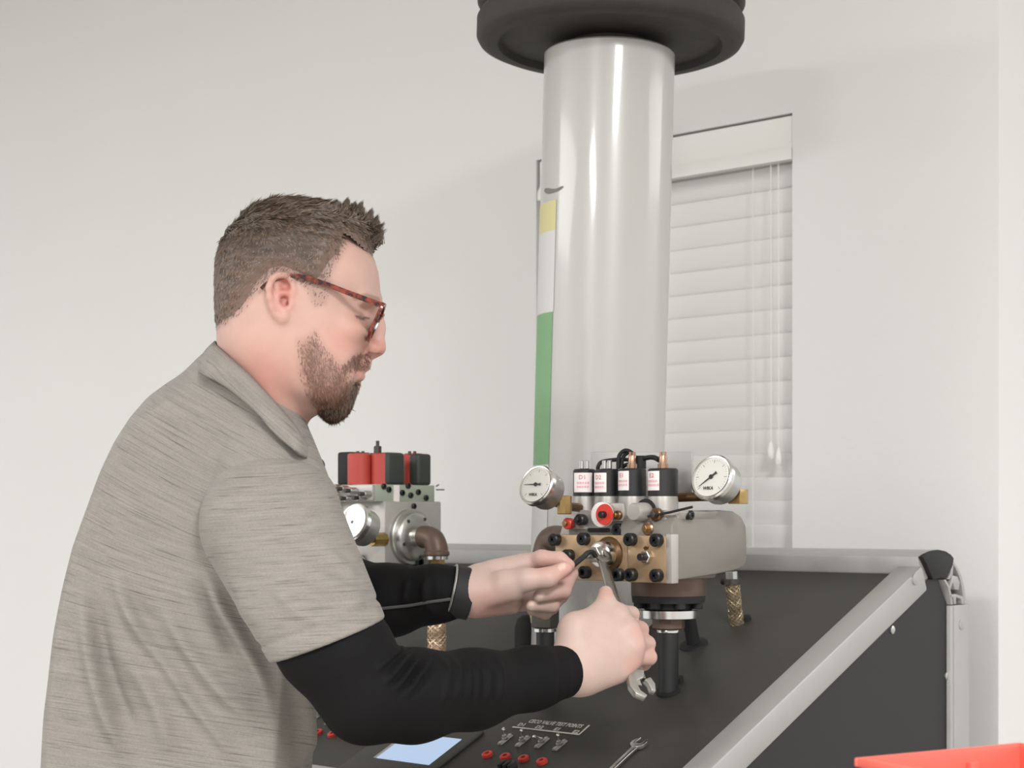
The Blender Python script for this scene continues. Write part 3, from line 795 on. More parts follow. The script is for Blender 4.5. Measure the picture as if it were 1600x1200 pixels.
for x, y in ((559, 706), (567, 706), (640, 706), (648, 706)):
    q_ = PZ(x, y + 2, 2.57); part('coil_screw', cyl(q_ - E3 * .003, q_ + E3 * .003, .0025, 10), 'dark_iron', lv)
# gauge
cG = PZ(552, 816.5, 2.43)
gl = gauge(cG, .0305, 225, lv)
a_ = back_of(cG, 0) - E3 * .008
e_ = Pv(586, 843, vf - .02)
part('gauge_stem', tube([a_, e_ + E2 * -.004], .006, 12), 'bronze', gl)
part('gauge_elbow', lathe(e_ + NE2 * .008, E2, [(0, .010), (.002, .0105), (.028, .0105)], 8), 'brass', gl)
# big round flange, elbow and hose
fc = Pu(640, 839, us)
fl_ = part('round_flange', lathe(fc, E1, [(0, .0435), (.006, .0435), (.0075, .042), (.0075, .0375), (.014, .0370), (.017, .034), (.018, .028)], 48), 'steel', lv)
for t in (60, 130, 200, 280, 350):
    q_ = fc + E1 * .0165 + (E2 * math.cos(D2R(t)) + E3 * math.sin(D2R(t))) * .0315
    part('flange_pin', cyl(q_, q_ + E1 * .002, .0028, 10), 'dark_iron', fl_)
part('pipe_nipple', cyl(fc + E1 * .015, fc + E1 * .034, .0145, 24, .001), 'bright_steel', lv)
ex = fc + E1 * .058
dn = np.array([ex[0], ex[1], 0.])
def hz(py): return -(py - 812) / F * ex[1]
part('pipe_elbow', tube(spline([fc + E1 * .028, fc + E1 * .038, fc + E1 * .0515 + E3 * -.0045, ex + E3 * -.018, dn + E3 * hz(868)], 8), .0172, 24), 'brown_iron', lv)
part('elbow_collar', cyl(dn + E3 * hz(869), dn + E3 * hz(860), .0195, 28, .002), 'brown_iron', lv)
part('locking_ring', lathe(dn + E3 * hz(874), E3, [(0, .0172), (.005, .0172)], 16), 'bright_steel', lv)
part('brass_nut', hexnut(dn + E3 * hz(884), dn + E3 * hz(873), .0125), 'brass', lv)
part('hose_ferrule', cyl(dn + E3 * hz(905), dn + E3 * hz(884), .0125, 20, .001), 'steel', lv)
hz1 = rail_w(UV(ex)[1]) - RECESS
braided('braided_hose', [dn + E3 * hz1, dn + E3 * (hz1 * .6 + hz(890) * .4), dn + E3 * hz(890)], .0132, lv, 'hose_braid_pale')
pz0 = rail_w(1.86) - RECESS; pq = W(us - .085, 1.85, 0)
part('support_pipe', cyl(pq + E3 * (pz0 - .002), pq + E3 * lw0, .018, 24), 'black_plastic', lv)
part('support_flange', cyl(pq + E3 * (lw0 - .02), pq + E3 * (lw0 + .0), .045, 36, .002), 'dark_iron', lv)

# ================================================================== RED BIN, LOOSE WRENCH
bw = -375 / F * 1.4
cA = PZ(1345, 1187, 1.4); da = PZ(1600, 1163, 375 / 351 * 1.4) - cA; da[2] = 0; da /= np.linalg.norm(da); db = np.array([da[1], -da[0], 0])
LA, LB, HB = .187, .15, .075
bn = thing('storage_bin', 'open bright red plastic bin at the bottom right corner', 'bin', cA + da * LA / 2 + db * LB / 2 - E3 * HB, bench=False)
def bx(a0, a1, b0, b1, z0, z1): return prism([cA + da * a + db * b + E3 * z0 for a, b in ((a0, b0), (a1, b0), (a1, b1), (a0, b1))], E3 * (z1 - z0))
tk = .003
for nm, g in (('bin_wall', bx(0, LA, 0, tk, -HB, -.0)), ('bin_wall', bx(0, tk, tk, LB, -HB, 0)), ('bin_wall', bx(LA - tk, LA, tk, LB, -HB, 0)), ('bin_wall', bx(tk, LA - tk, LB - tk, LB, -HB, -.0)), ('bin_floor', bx(tk, LA - tk, tk, LB - tk, -HB, -HB + tk))):
    part(nm, g, 'bin_red', bn, .0008)
rimo = part('bin_rim', bx(-.004, LA + .004, -.004, .0005, -.006, .0015), 'bin_red', bn, .001)
part('bin_rim', bx(-.004, .0005, .0005, LB + .004, -.006, .0015), 'bin_red', bn, .001)
part('bin_rim', bx(LA - .0005, LA + .004, .0005, LB + .004, -.006, .0015), 'bin_red', bn, .001)
for a in (.052, .118):
    part('bin_rib', bx(a, a + .010, tk, tk + .006, -HB + tk, -.010), 'bin_red', bn, .001)
single('work_table', 'plain wooden table under the red bin below the frame', 'table', prism([cA + da * a + db * b - E3 * (HB + .0305) for a, b in ((-.1, -.06), (.6, -.06), (.6, .5), (-.1, .5))], E3 * .03), 'bench_wood', bev=.003)
tb = bpy.data.objects['work_table']
for a, b in ((-.07, -.03), (.57, -.03), (.57, .47), (-.07, .47)):
    part('leg', prism([cA * np.array([1, 1, 0]) + da * (a + i * .02) + db * (b + j * .02) + E3 * FLOOR for i, j in ((-1, -1), (1, -1), (1, 1), (-1, 1))], E3 * (cA[2] - HB - .0305 - FLOOR)), 'bench_wood', tb)

def open_jaw(o, d, s, nrm, R, gap, ang, th, name, parent, m_):
    """open-ended spanner head at o; d along handle towards the head, s sideways"""
    ca, sa = math.cos(ang), math.sin(ang); d2 = d * ca + s * sa; s2 = s * ca - d * sa
    pts = []
    for t in np.linspace(D2R(42), D2R(318), 26): pts.append((math.cos(t) * R, math.sin(t) * R))
    q = [(p_[0], p_[1]) for p_ in pts]
    depth = -R * .25
    q += [(R * .95, -gap * .62), (R * .55, -gap / 2), (depth + gap * .2, -gap / 2), (depth, -gap * .25), (depth, gap * .25), (depth + gap * .2, gap / 2), (R * .55, gap / 2), (R * .95, gap * .62)]
    return part(name, prism([o + d2 * a + s2 * b - nrm * th / 2 for a, b in q], nrm * th), m_, parent, .0006)
wh = Pp(1004, 1164, .0); we = Pp(962, 1204, .0)
dd = wh - we; dd = dd / np.linalg.norm(dd); ss = np.cross(PN, dd)
wr = thing('spanner', 'chrome open ended spanner lying on the black slope near the right rail', 'wrench', wh - dd * .06)
o = wh - dd * .006 + PN * .0052
open_jaw(o, dd, ss, PN, .0115, .0105, D2R(-14), .0055, 'spanner_jaw', wr, 'bright_steel')
part('spanner_handle', prism([o - dd * .008 + ss * .0052 - PN * .0022, o - dd * .03 + ss * .0040 - PN * .0022, o - dd * .125 + ss * .0046 - PN * .0022, o - dd * .125 - ss * .0046 - PN * .0022, o - dd * .03 - ss * .0040 - PN * .0022, o - dd * .008 - ss * .0052 - PN * .0022], PN * .0044), 'bright_steel', wr, .0012)
part('spanner_ring', lathe(o - dd * .132 - PN * .003, PN, [(0, .0072), (0, .0115), (.006, .0115), (.006, .0072), (0, .0072)], 24, (False, False)), 'bright_steel', wr)
# ================================================================== PERSON: distance-field modelling
class Field:
    def __init__(s, lo, hi, h):
        s.lo = np.asarray(lo, float); s.h = h
        s.n = np.ceil((np.asarray(hi, float) - s.lo) / h).astype(int) + 1
        s.ax = [s.lo[i] + h * np.arange(s.n[i]) for i in range(3)]
        s.f = np.full(s.n, 1.0, np.float32)
    def sl(s, lo, hi):
        r = []
        for i in range(3):
            a = max(int(math.floor((lo[i] - s.lo[i]) / s.h)), 0); b = min(int(math.ceil((hi[i] - s.lo[i]) / s.h)) + 1, s.n[i])
            r.append(slice(a, max(b, a)))
        return tuple(r)
    def grid(s, sl): return s.ax[0][sl[0]][:, None, None], s.ax[1][sl[1]][None, :, None], s.ax[2][sl[2]][None, None, :]
    def apply(s, fn, lo, hi, k, op='add'):
        sl = s.sl(lo, hi)
        if any(q.stop <= q.start for q in sl): return
        g = fn(*s.grid(sl)); f = s.f[sl]
        if op == 'sub':
            h = np.maximum(k - np.abs(f + g), 0) / k if k > 0 else 0; s.f[sl] = np.maximum(f, -g) + h * h * k * .25
        elif op == 'and':
            h = np.maximum(k - np.abs(f - g), 0) / k if k > 0 else 0; s.f[sl] = np.maximum(f, g) + h * h * k * .25
        else:
            h = np.maximum(k - np.abs(f - g), 0) / k if k > 0 else 0; s.f[sl] = np.minimum(f, g) - h * h * k * .25
    def cone(s, a, b, ra, rb=None, k=.01, op='add', m=None):
        a = np.asarray(a, float); b = np.asarray(b, float); rb = ra if rb is None else rb
        ab = b - a; L = max(ab @ ab, 1e-12)
        def fn(X, Y, Z):
            t = np.clip(((X - a[0]) * ab[0] + (Y - a[1]) * ab[1] + (Z - a[2]) * ab[2]) / L, 0, 1)
            return np.sqrt((X - a[0] - ab[0] * t) ** 2 + (Y - a[1] - ab[1] * t) ** 2 + (Z - a[2] - ab[2] * t) ** 2) - (ra + (rb - ra) * t)
        m = (max(ra, rb) + k + 3 * s.h) if m is None else m
        s.apply(fn, np.minimum(a, b) - m, np.maximum(a, b) + m, k, op)
    def chain(s, pts, rs, k=.006, op='add'):
        for i in range(len(pts) - 1): s.cone(pts[i], pts[i + 1], rs[i], rs[i + 1], k, op)
    def ell(s, c, r, k=.01, R=None, op='add'):
        c = np.asarray(c, float); r = np.asarray(r, float); R = np.eye(3) if R is None else np.asarray(R)
        def fn(X, Y, Z):
            x, y, z = X - c[0], Y - c[1], Z - c[2]
            p = [R[i, 0] * x + R[i, 1] * y + R[i, 2] * z for i in range(3)]
            k0 = np.sqrt(sum((p[i] / r[i]) ** 2 for i in range(3))); k1 = np.sqrt(sum((p[i] / r[i] ** 2) ** 2 for i in range(3))) + 1e-9
            return k0 * (k0 - 1) / k1
        m = r.max() + k + 3 * s.h
        s.apply(fn, c - m, c + m, k, op)
    def sample(s, P):
        P = np.asarray(P, float); q = (P - s.lo) / s.h; i = np.floor(q).astype(int)
        ok = np.all((i >= 0) & (i < s.n - 1), axis=-1); i = np.clip(i, 0, s.n - 2); t = np.clip(q - i, 0, 1); out = 0
        for dx in (0, 1):
            for dy in (0, 1):
                for dz in (0, 1):
                    wgt = (t[..., 0] if dx else 1 - t[..., 0]) * (t[..., 1] if dy else 1 - t[..., 1]) * (t[..., 2] if dz else 1 - t[..., 2])
                    out = out + wgt * s.f[i[..., 0] + dx, i[..., 1] + dy, i[..., 2] + dz]
        return np.where(ok, out, 1.0)
    def hit(s, px, py, z0=1.5, z1=2.5):
        Z = np.arange(z0, z1, .001); r = ray(px, py); v = s.sample(Z[:, None] * r[None, :])
        i = np.argmax(v < 0)
        if v[i] >= 0: return None
        return r * (Z[i] - .001 * (v[i] / (v[i] - v[i - 1] - 1e-9) if i else 0))
    def mesh(s, smooth=2):
        f = s.f; nx, ny, nz = f.shape
        ins = f < 0
        c = np.zeros((nx - 1, ny - 1, nz - 1), np.int8)
        for dx in (0, 1):
            for dy in (0, 1):
                for dz in (0, 1): c += ins[dx:nx - 1 + dx, dy:ny - 1 + dy, dz:nz - 1 + dz]
        act = (c > 0) & (c < 8); idx = -np.ones(act.shape, np.int64); I = np.argwhere(act); idx[act] = np.arange(len(I))
        acc = np.zeros((len(I), 3)); cnt = np.zeros(len(I))
        cor = [(a, b, d) for a in (0, 1) for b in (0, 1) for d in (0, 1)]
        for A in cor:
            for ax in range(3):
                if A[ax]: continue
                B = list(A); B[ax] = 1
                fa = f[I[:, 0] + A[0], I[:, 1] + A[1], I[:, 2] + A[2]]; fb = f[I[:, 0] + B[0], I[:, 1] + B[1], I[:, 2] + B[2]]
                m = (fa < 0) != (fb < 0); t = np.where(m, fa / np.where(m, fa - fb, 1), 0)
                p = np.tile(np.array(A, float), (len(I), 1)); p[:, ax] += t
                acc[m] += p[m]; cnt[m] += 1
        V = s.lo + (I + acc / cnt[:, None]) * s.h
        Q = []
        for ax in range(3):
            sh = [slice(None)] * 3; sh2 = [slice(None)] * 3; sh[ax] = slice(0, -1); sh2[ax] = slice(1, None)
            a = ins[tuple(sh)]; b = ins[tuple(sh2)]; E = np.argwhere(a != b); o1, o2 = [(1, 2), (2, 0), (0, 1)][ax]
            good = (E[:, o1] > 0) & (E[:, o2] > 0) & (E[:, o1] < idx.shape[o1]) & (E[:, o2] < idx.shape[o2]); E = E[good]
            def at(d1, d2):
                q = E.copy(); q[:, o1] -= d1; q[:, o2] -= d2; return idx[q[:, 0], q[:, 1], q[:, 2]]
            quad = np.stack([at(1, 1), at(0, 1), at(0, 0), at(1, 0)], 1)
            flip = ~a[E[:, 0], E[:, 1], E[:, 2]]; quad[flip] = quad[flip][:, ::-1]
            Q.append(quad)
        Q = np.concatenate(Q); Q = Q[(Q >= 0).all(1)]
        for _ in range(smooth): V = laplace(V, Q, .5)
        return V, Q
def laplace(V, Q, lam):
    acc = np.zeros_like(V); n = np.zeros(len(V))
    for i in range(4):
        a, b = Q[:, i], Q[:, (i + 1) % 4]
        np.add.at(acc, a, V[b]); np.add.at(n, a, 1); np.add.at(acc, b, V[a]); np.add.at(n, b, 1)
    n = np.maximum(n, 1); return V + lam * (acc / n[:, None] - V)
def normals(V, Q):
    fn = np.cross(V[Q[:, 2]] - V[Q[:, 0]], V[Q[:, 3]] - V[Q[:, 1]]); N = np.zeros_like(V)
    for i in range(4): np.add.at(N, Q[:, i], fn)
    return N / np.maximum(np.linalg.norm(N, axis=1, keepdims=True), 1e-12)
def poly_sd(P, X, Y):
    """signed distance to a polygon, negative inside; any array shape"""
    P = np.asarray(P, float); d = np.full(X.shape, 1e9); inside = np.zeros(X.shape, bool); n = len(P)
    for i in range(n):
        a, b = P[i], P[(i + 1) % n]; e = b - a
        t = np.clip(((X - a[0]) * e[0] + (Y - a[1]) * e[1]) / (e @ e), 0, 1)
        d = np.minimum(d, (X - a[0] - e[0] * t) ** 2 + (Y - a[1] - e[1] * t) ** 2)
        c = ((a[1] > Y) != (b[1] > Y)); xi = e[0] * (Y - a[1]) / (e[1] if e[1] else 1e-12) + a[0]
        inside ^= c & (X < xi)
    d = np.sqrt(d); return np.where(inside, -d, d)
def polyl_d(P, X, Y):
    P = np.asarray(P, float); d = np.full(X.shape, 1e9); tt = np.zeros(X.shape); n = len(P) - 1
    for i in range(n):
        a, b = P[i], P[i + 1]; e = b - a
        t = np.clip(((X - a[0]) * e[0] + (Y - a[1]) * e[1]) / (e @ e), 0, 1)
        q = np.hypot(X - a[0] - e[0] * t, Y - a[1] - e[1] * t); m = q < d; d = np.where(m, q, d); tt = np.where(m, (i + t) / n, tt)
    return d, tt
def blur2(A, n):
    for _ in range(n):
        A = np.pad(A, 1, mode='edge'); A = (A[:-2] + 2 * A[1:-1] + A[2:]) / 4; A = (A[:, :-2] + 2 * A[:, 1:-1] + A[:, 2:]) / 4
    return A
def sstep(a, b, x): t = np.clip((x - a) / (b - a), 0, 1); return t * t * (3 - 2 * t)
def inflate(field, poly, Z0, R, Wf, nb=6, k=.004, half=.12):
    """closed outline (pixels, at depth Z0) given a rounded thickness in depth; R, W in metres"""
    P3 = np.array([PZ(x, y, Z0) for x, y in poly])
    sl = field.sl(P3.min(0) - np.array([.02, half, .02]), P3.max(0) + np.array([.02, half, .02]))
    X, Zv = np.meshgrid(field.ax[0][sl[0]], field.ax[2][sl[2]], indexing='ij')
    sd = poly_sd(np.array([PZ(x, y, Z0)[[0, 2]] for x, y in poly]), X, Zv)
    d = -sd; db = blur2(d, nb); m = sstep(.004, .018, d); d = d * (1 - m) + db * m
    q = np.maximum(R - d, 0) / R
    Wm = Wf(800 + F * X / Z0, 812 - F * Zv / Z0) if callable(Wf) else np.full(X.shape, Wf)
    y = field.ax[1][sl[1]][None, :, None] - Z0
    g = (np.sqrt(q[:, None, :] ** 2 + (y / Wm[:, None, :]) ** 2) - 1) * np.minimum(R, Wm)[:, None, :]
    f = field.f[sl]; h = np.maximum(k - np.abs(f - g), 0) / k
    field.f[sl] = (np.minimum(f, g) - h * h * k * .25).astype(np.float32)
def pxof(V): return 800 + F * V[:, 0] / V[:, 1], 812 - F * V[:, 2] / V[:, 1]
def vcol(me, col, name='Col'):
    at = me.color_attributes.new(name, 'FLOAT_COLOR', 'POINT')
    a = np.ones((len(me.vertices), 4), np.float32); a[:, :3] = col; at.data.foreach_set('color', a.ravel())
def vvec(me, v, name):
    at = me.attributes.new(name, 'FLOAT_VECTOR', 'POINT'); at.data.foreach_set('vector', np.asarray(v, np.float32).ravel())
def organic(name, V, Q, m, parent, col=None, vec=None, label=None, smooth=True):
    root = parent
    while root.parent is not None: root = root.parent
    L = np.array(root.location)
    me = bpy.data.meshes.new(name); me.from_pydata((V + np.array([0, 0, H0]) - L).tolist(), [], Q.tolist()); me.update()
    if smooth: me.shade_smooth()
    if col is not None: vcol(me, col)
    if vec is not None: vvec(me, vec, 'weave')
    me.materials.append(MATS[m]); o = bpy.data.objects.new(name, me); COL.objects.link(o); o.parent = parent
    if label: o['label'] = label
    return o

# ---------------- materials of the person
mat('skin', (224, 178, 160), .5, attr='Col', bump=(420, .10, .0006), var=(45, .035), sss=.12, spec=.4)
mat('hair', (80, 64, 52), .45, attr='Col', spec=.45)
mat('knit_black', (13, 12, 13), .75, bump=(900, .15, .0004), spec=.18)
mat('cuff_black', (26, 25, 26), .7)
mat('seam_grey', (74, 72, 72), .8)
mat('denim', (52, 56, 66), .8, var=(300, .1))
mat('shoe_black', (34, 32, 30), .5)
def shirt_mat():
    m = bpy.data.materials.new('shirt'); m.use_nodes = True; nt = m.node_tree; b = nt.nodes['Principled BSDF']; N = nt.nodes.new; Lk = nt.links.new
    b.inputs['Roughness'].default_value = .85; b.inputs['Specular IOR Level'].default_value = .2; b.inputs['Sheen Weight'].default_value = .1
    a = N('ShaderNodeAttribute'); a.attribute_name = 'weave'
    def noise(sc, det, lo, hi, a0, a1, rough=.6):
        mp = N('ShaderNodeMapping'); mp.inputs['Scale'].default_value = sc; Lk(a.outputs['Vector'], mp.inputs['Vector'])
        n = N('ShaderNodeTexNoise'); n.inputs['Scale'].default_value = 1; n.inputs['Detail'].default_value = det; n.inputs['Roughness'].default_value = rough
        Lk(mp.outputs[0], n.inputs['Vector']); r = N('ShaderNodeMapRange')
        for q, v in (('From Min', lo), ('From Max', hi), ('To Min', a0), ('To Max', a1)): r.inputs[q].default_value = v
        Lk(n.outputs['Fac'], r.inputs['Value']); return r.outputs['Result']
    s1 = noise((17, 640, 17), 2, .57, .76, 0, .85)          # dark slubs
    s2 = noise((9, 620, 9), 3, .3, .7, -.10, .10)          # fine heather
    s3 = noise((30, 140, 30), 4, .3, .7, -.07, .07)
    s4 = noise((500, 700, 500), 2, .3, .7, -.09, .09)
    mx = N('ShaderNodeMix'); mx.data_type = 'RGBA'; mx.inputs['A'].default_value = (*lin((135, 130, 124)), 1); mx.inputs['B'].default_value = (*lin((84, 78, 73)), 1)
    Lk(s1, mx.inputs['Factor'])
    ad = N('ShaderNodeMath'); Lk(s2, ad.inputs[0]); Lk(s3, ad.inputs[1]); ad2 = N('ShaderNodeMath'); Lk(ad.outputs[0], ad2.inputs[0]); Lk(s4, ad2.inputs[1])
    ad3 = N('ShaderNodeMath'); Lk(ad2.outputs[0], ad3.inputs[0]); ad3.inputs[1].default_value = 1
    ml = N('ShaderNodeMix'); ml.data_type = 'RGBA'; ml.blend_type = 'MULTIPLY'; ml.inputs['Factor'].default_value = 1
    Lk(mx.outputs['Result'], ml.inputs['A']); Lk(ad3.outputs[0], ml.inputs['B']); Lk(ml.outputs['Result'], b.inputs['Base Color'])
    bp = N('ShaderNodeBump'); bp.inputs['Strength'].default_value = .25; bp.inputs['Distance'].default_value = .0005
    Lk(ad2.outputs[0], bp.inputs['Height']); Lk(bp.outputs[0], b.inputs['Normal']); MATS['shirt'] = m
shirt_mat()
def tortoise():
    m = bpy.data.materials.new('tortoiseshell'); m.use_nodes = True; nt = m.node_tree; b = nt.nodes['Principled BSDF']
    tc = nt.nodes.new('ShaderNodeTexCoord'); n = nt.nodes.new('ShaderNodeTexNoise'); n.inputs['Scale'].default_value = 150; n.inputs['Detail'].default_value = 2
    cr = nt.nodes.new('ShaderNodeValToRGB'); cr.color_ramp.elements[0].position = .42; cr.color_ramp.elements[0].color = (*lin((44, 21, 17)), 1)
    cr.color_ramp.elements[1].position = .62; cr.color_ramp.elements[1].color = (*lin((132, 54, 36)), 1)
    nt.links.new(tc.outputs['Object'], n.inputs['Vector']); nt.links.new(n.outputs['Fac'], cr.inputs[0]); nt.links.new(cr.outputs[0], b.inputs['Base Color'])
    b.inputs['Roughness'].default_value = .2; MATS['tortoiseshell'] = m
tortoise()

ZH = 1.92
person = thing('person', 'bearded man in grey polo shirt and glasses working at the black console', 'person', np.array([-.40, 1.97, FLOOR]), bench=False)

# ---------------- head and neck
def Hp(x, y, dz=0.): return PZ(x, y, ZH) + np.array([0, dz, 0])
hf = Field((-.392, 1.70, -.235), (.190, 2.235, .385), .0021)        # the whole figure from crown to fingertips is one surface
head_poly = [(346, 560), (340, 535), (340, 500), (342, 470), (342, 440), (347, 410), (358, 382), (377, 358), (402, 342), (432, 331), (465, 328), (500, 332), (530, 343), (555, 362), (573, 385),
             (585, 405), (591, 425), (593.5, 445), (594, 460), (591, 474), (585, 487), (581, 500), (578, 520), (575, 540), (572, 556), (566, 572), (561, 588), (557, 600), (555, 612), (550, 628), (538, 642), (520, 648), (500, 647),
             (478, 652), (470, 660), (468, 690), (462, 730), (455, 800), (420, 800), (400, 720), (375, 640), (352, 580)]
def headW(x, y):
    return .0775 - .014 * sstep(540, 640, y) * sstep(560, 480, x) - .006 * sstep(560, 640, y) 
inflate(hf, head_poly, ZH, .064, headW, nb=8)
# cheekbone and jaw fullness, brow
for sgn in (-1, 1):
    hf.ell(Hp(552, 522, sgn * .040), (.020, .020, .014), .02)
    hf.ell(Hp(512, 590, sgn * .050), (.030, .018, .026), .03)
    hf.cone(Hp(588, 470, sgn * .010), Hp(571, 474, sgn * .046), .0055, .005, .010)          # brow ridge
    hf.ell(Hp(580, 503, sgn * .034), (.014, .019, .013), .010, op='sub')                    # socket
    hf.ell(Hp(565, 505, sgn * .030), (.0125, .0125, .0125), .001)                            # eye ball
    hf.cone(Hp(578, 500, sgn * .022), Hp(564, 498, sgn * .046), .0062, .0052, .004)         # upper lid
    hf.cone(Hp(577, 510, sgn * .024), Hp(563, 508, sgn * .045), .0045, .0045, .005)         # lower lid
# nose
hf.cone(Hp(588, 487), Hp(592, 512), .0062, .0068, .010); hf.cone(Hp(590, 505), Hp(590, 541), .0066, .0094, .008)
hf.ell(Hp(589.5, 545), (.0078, .0098, .0082), .006)
for sgn in (-1, 1):
    hf.ell(Hp(583, 546, sgn * .0115), (.0095, .0062, .0075), .006)
    hf.cone(Hp(588.5, 554, sgn * .0068), Hp(582, 553.5, sgn * .0092), .0030, .0036, .002, 'sub')  # nostril
    hf.chain([Hp(577, 536, sgn * .0175), Hp(573, 545, sgn * .0185), Hp(575, 554, sgn * .0150)], [.0012, .0024, .0018], .003, 'sub')
hf.cone(Hp(582, 556), Hp(574, 562), .004, .004, .006)
# lips: arcs across the mouth
def lip(pts, r, k): 
    for sgn in (-1, 1): hf.chain([Hp(x, y, sgn * z) for x, y, z in pts], r, k)
lip([(571, 571, 0), (567, 571, .012), (558, 576, .022)], (.0052, .0050, .0030), .006)
lip([(568.5, 578, 0), (566, 579, .010), (556, 582, .021)], (.0040, .0038, .0022), .003)
lip([(563, 588.5, 0), (560, 588.5, .010), (553, 585, .020)], (.0048, .0044, .0024), .004)
for sgn in (-1, 1):
    hf.chain([Hp(574, 583.5, 0), Hp(571, 583, sgn * .010), Hp(559, 582.5, sgn * .024)], (.0019, .0018, .0017), .002, 'sub')
# ear (near and far)
ear_y = -.0775
for sgn in (1, -1):
    def E(x, y, o): return Hp(x, y, sgn * (ear_y + .004 - o))
    hf.ell(E(453, 476, .002), (.0145, .0065, .0255), .006, R=Matrix.Rotation(D2R(-8), 3, 'Y'))
    hf.ell(E(461, 460, .0100), (.0078, .0090, .0095), .004, op='sub')
    hf.ell(E(459.5, 483, .0092), (.0070, .0090, .0080), .004, op='sub')
    rimp = [E(468, 482, .003), E(473, 468, .004), E(470, 454, .006), E(461, 446, .0085), E(450, 446, .0105), E(441, 453, .012), (E(437, 466, .0125)), E(438, 480, .0115), E(441, 494, .0095), E(445, 506, .0075)]
    hf.chain(rimp, [.0030, .0032, .0034, .0035, .0036, .0037, .0037, .0036, .0034, .0032], .003)
    hf.chain([E(468, 474, .0035), (E(459, 472, .0055)), E(450, 474, .0065), E(447, 484, .0070), E(451, 495, .0062), E(459, 498, .0055)], [.0018, .0022, .0026, .0028, .0028, .0024], .004)
    hf.ell(E(456, 508, .005), (.0078, .0052, .0080), .004)
    hf.ell(E(468.5, 489, .003), (.0038, .0042, .0052), .003)

def sub_mesh(V, Q, keep):
    fk = keep[Q].all(1); Q2 = Q[fk]; used = np.unique(Q2); mp = -np.ones(len(V), int); mp[used] = np.arange(len(used)); return V[used], mp[Q2], used
# ---------------- hands (part of the same body mesh)
def right_hand(f):
    P = PZ
    wrist = P(880, 1052, 1.985); w2 = P(905, 1040, 2.00)
    f.cone(P(835, 1060, 1.957), wrist, .026, .0265, .01); f.cone(wrist, w2, .0275, .0265, .01)
    mcp = [P(963, 962, 2.035), P(980, 985, 2.022), P(988, 1009, 2.018), P(983, 1031, 2.022)]
    base = [P(915, 1000, 2.015), P(915, 1020, 2.005), P(915, 1040, 2.0), P(915, 1055, 2.0)]
    for b, m_, r in zip(base, mcp, (.0165, .0165, .016, .015)): f.cone(b, m_, .0215, r, .014)
    f.cone(w2, P(930, 1020, 2.01), .026, .024, .016)
    f.cone(P(905, 1062, 2.0), P(965, 1050, 2.015), .0165, .013, .014)           # outer edge of the palm
    f.cone(P(896, 985, 2.005), P(935, 970, 2.02), .0185, .016, .016)            # thumb root / first web
    f.cone(P(893, 1010, 2.0), P(900, 978, 2.005), .018, .015, .014)
    # knuckle heads
    for m_, r in zip(mcp, (.0115, .012, .0115, .0105)): f.ell(m_ + np.array([-.001, -.006, 0]), (r, r, r), .006)
    # thumb lying along the spanner
    f.chain([P(917, 972, 2.02), P(938, 957, 2.028), P(947, 941, 2.036), P(946.5, 926, 2.046)], [.0150, .0124, .0108, .0088], .007)
    # fingers closed round the spanner
    fi = [[(966, 957, 2.035), (986, 960, 2.062), (977, 972, 2.092), (958, 980, 2.090)],
          [(983, 982, 2.024), (1000, 984, 2.055), (990, 996, 2.088), (967, 1003, 2.086)],
          [(992, 1005, 2.022), (1011, 1006, 2.050), (1000, 1017, 2.082), (976, 1024, 2.080)],
          [(988, 1029, 2.024), (1014, 1027, 2.046), (1006, 1037, 2.072), (984, 1043, 2.070)]]
    for q, rs in zip(fi, ([.0112, .0102, .0092, .0078], [.0116, .0106, .0094, .0080], [.0112, .0102, .0090, .0078], [.0105, .0098, .0086, .0072])):
        f.chain([P(*a) for a in q], rs, .0035)
right_hand(hf)
def left_hand(f):
    P = PZ
    f.cone(P(680, 928, 2.085), P(728, 925, 2.083), .0260, .0262, .01)
    f.cone(P(728, 925, 2.082), P(760, 918, 2.09), .0270, .0255, .014)
    mcp = [P(818, 884, 2.118), P(830, 903, 2.132), P(826, 924, 2.138), P(816, 940, 2.136)]
    for m_, b, r in zip(mcp, (P(752, 905, 2.10), P(752, 915, 2.105), P(752, 928, 2.105), P(752, 938, 2.10)), (.0145, .0145, .0135, .0125)):
        f.cone(b, m_, .0195, r, .014)
    f.cone(P(748, 926, 2.07), P(800, 918, 2.06), .0215, .0180, .016)            # thenar
    f.cone(P(745, 945, 2.08), P(800, 944, 2.10), .0130, .0125, .014)            # heel of the palm
    f.cone(P(778, 893, 2.095), P(822, 880, 2.105), .0130, .0110, .014)          # web between thumb and index
    # index bent over the top
    f.chain([mcp[0], P(846, 873, 2.098), P(874, 874, 2.094), P(889, 883, 2.090)], [.0130, .0112, .0098, .0078], .0035)
    # thumb
    f.chain([P(790, 912, 2.060), P(822, 906, 2.050), P(855, 903, 2.050), P(883, 888, 2.062)], [.0185, .0142, .0122, .0090], .006)
    # middle, ring, little finger curled under the thumb
    f.chain([mcp[1], P(890, 896, 2.125), P(880, 924, 2.098), P(843, 931, 2.068)], [.0120, .0108, .0100, .0085], .003)
    f.chain([mcp[2], P(876, 930, 2.128), P(862, 946, 2.098), P(831, 946, 2.075)], [.0118, .0102, .0094, .0080], .003)
    f.chain([mcp[3], P(862, 948, 2.132), P(852, 957, 2.112), P(832, 953, 2.098)], [.0108, .0096, .0086, .0076], .003)
left_hand(hf)
C_HAND = lin((187, 163, 153))
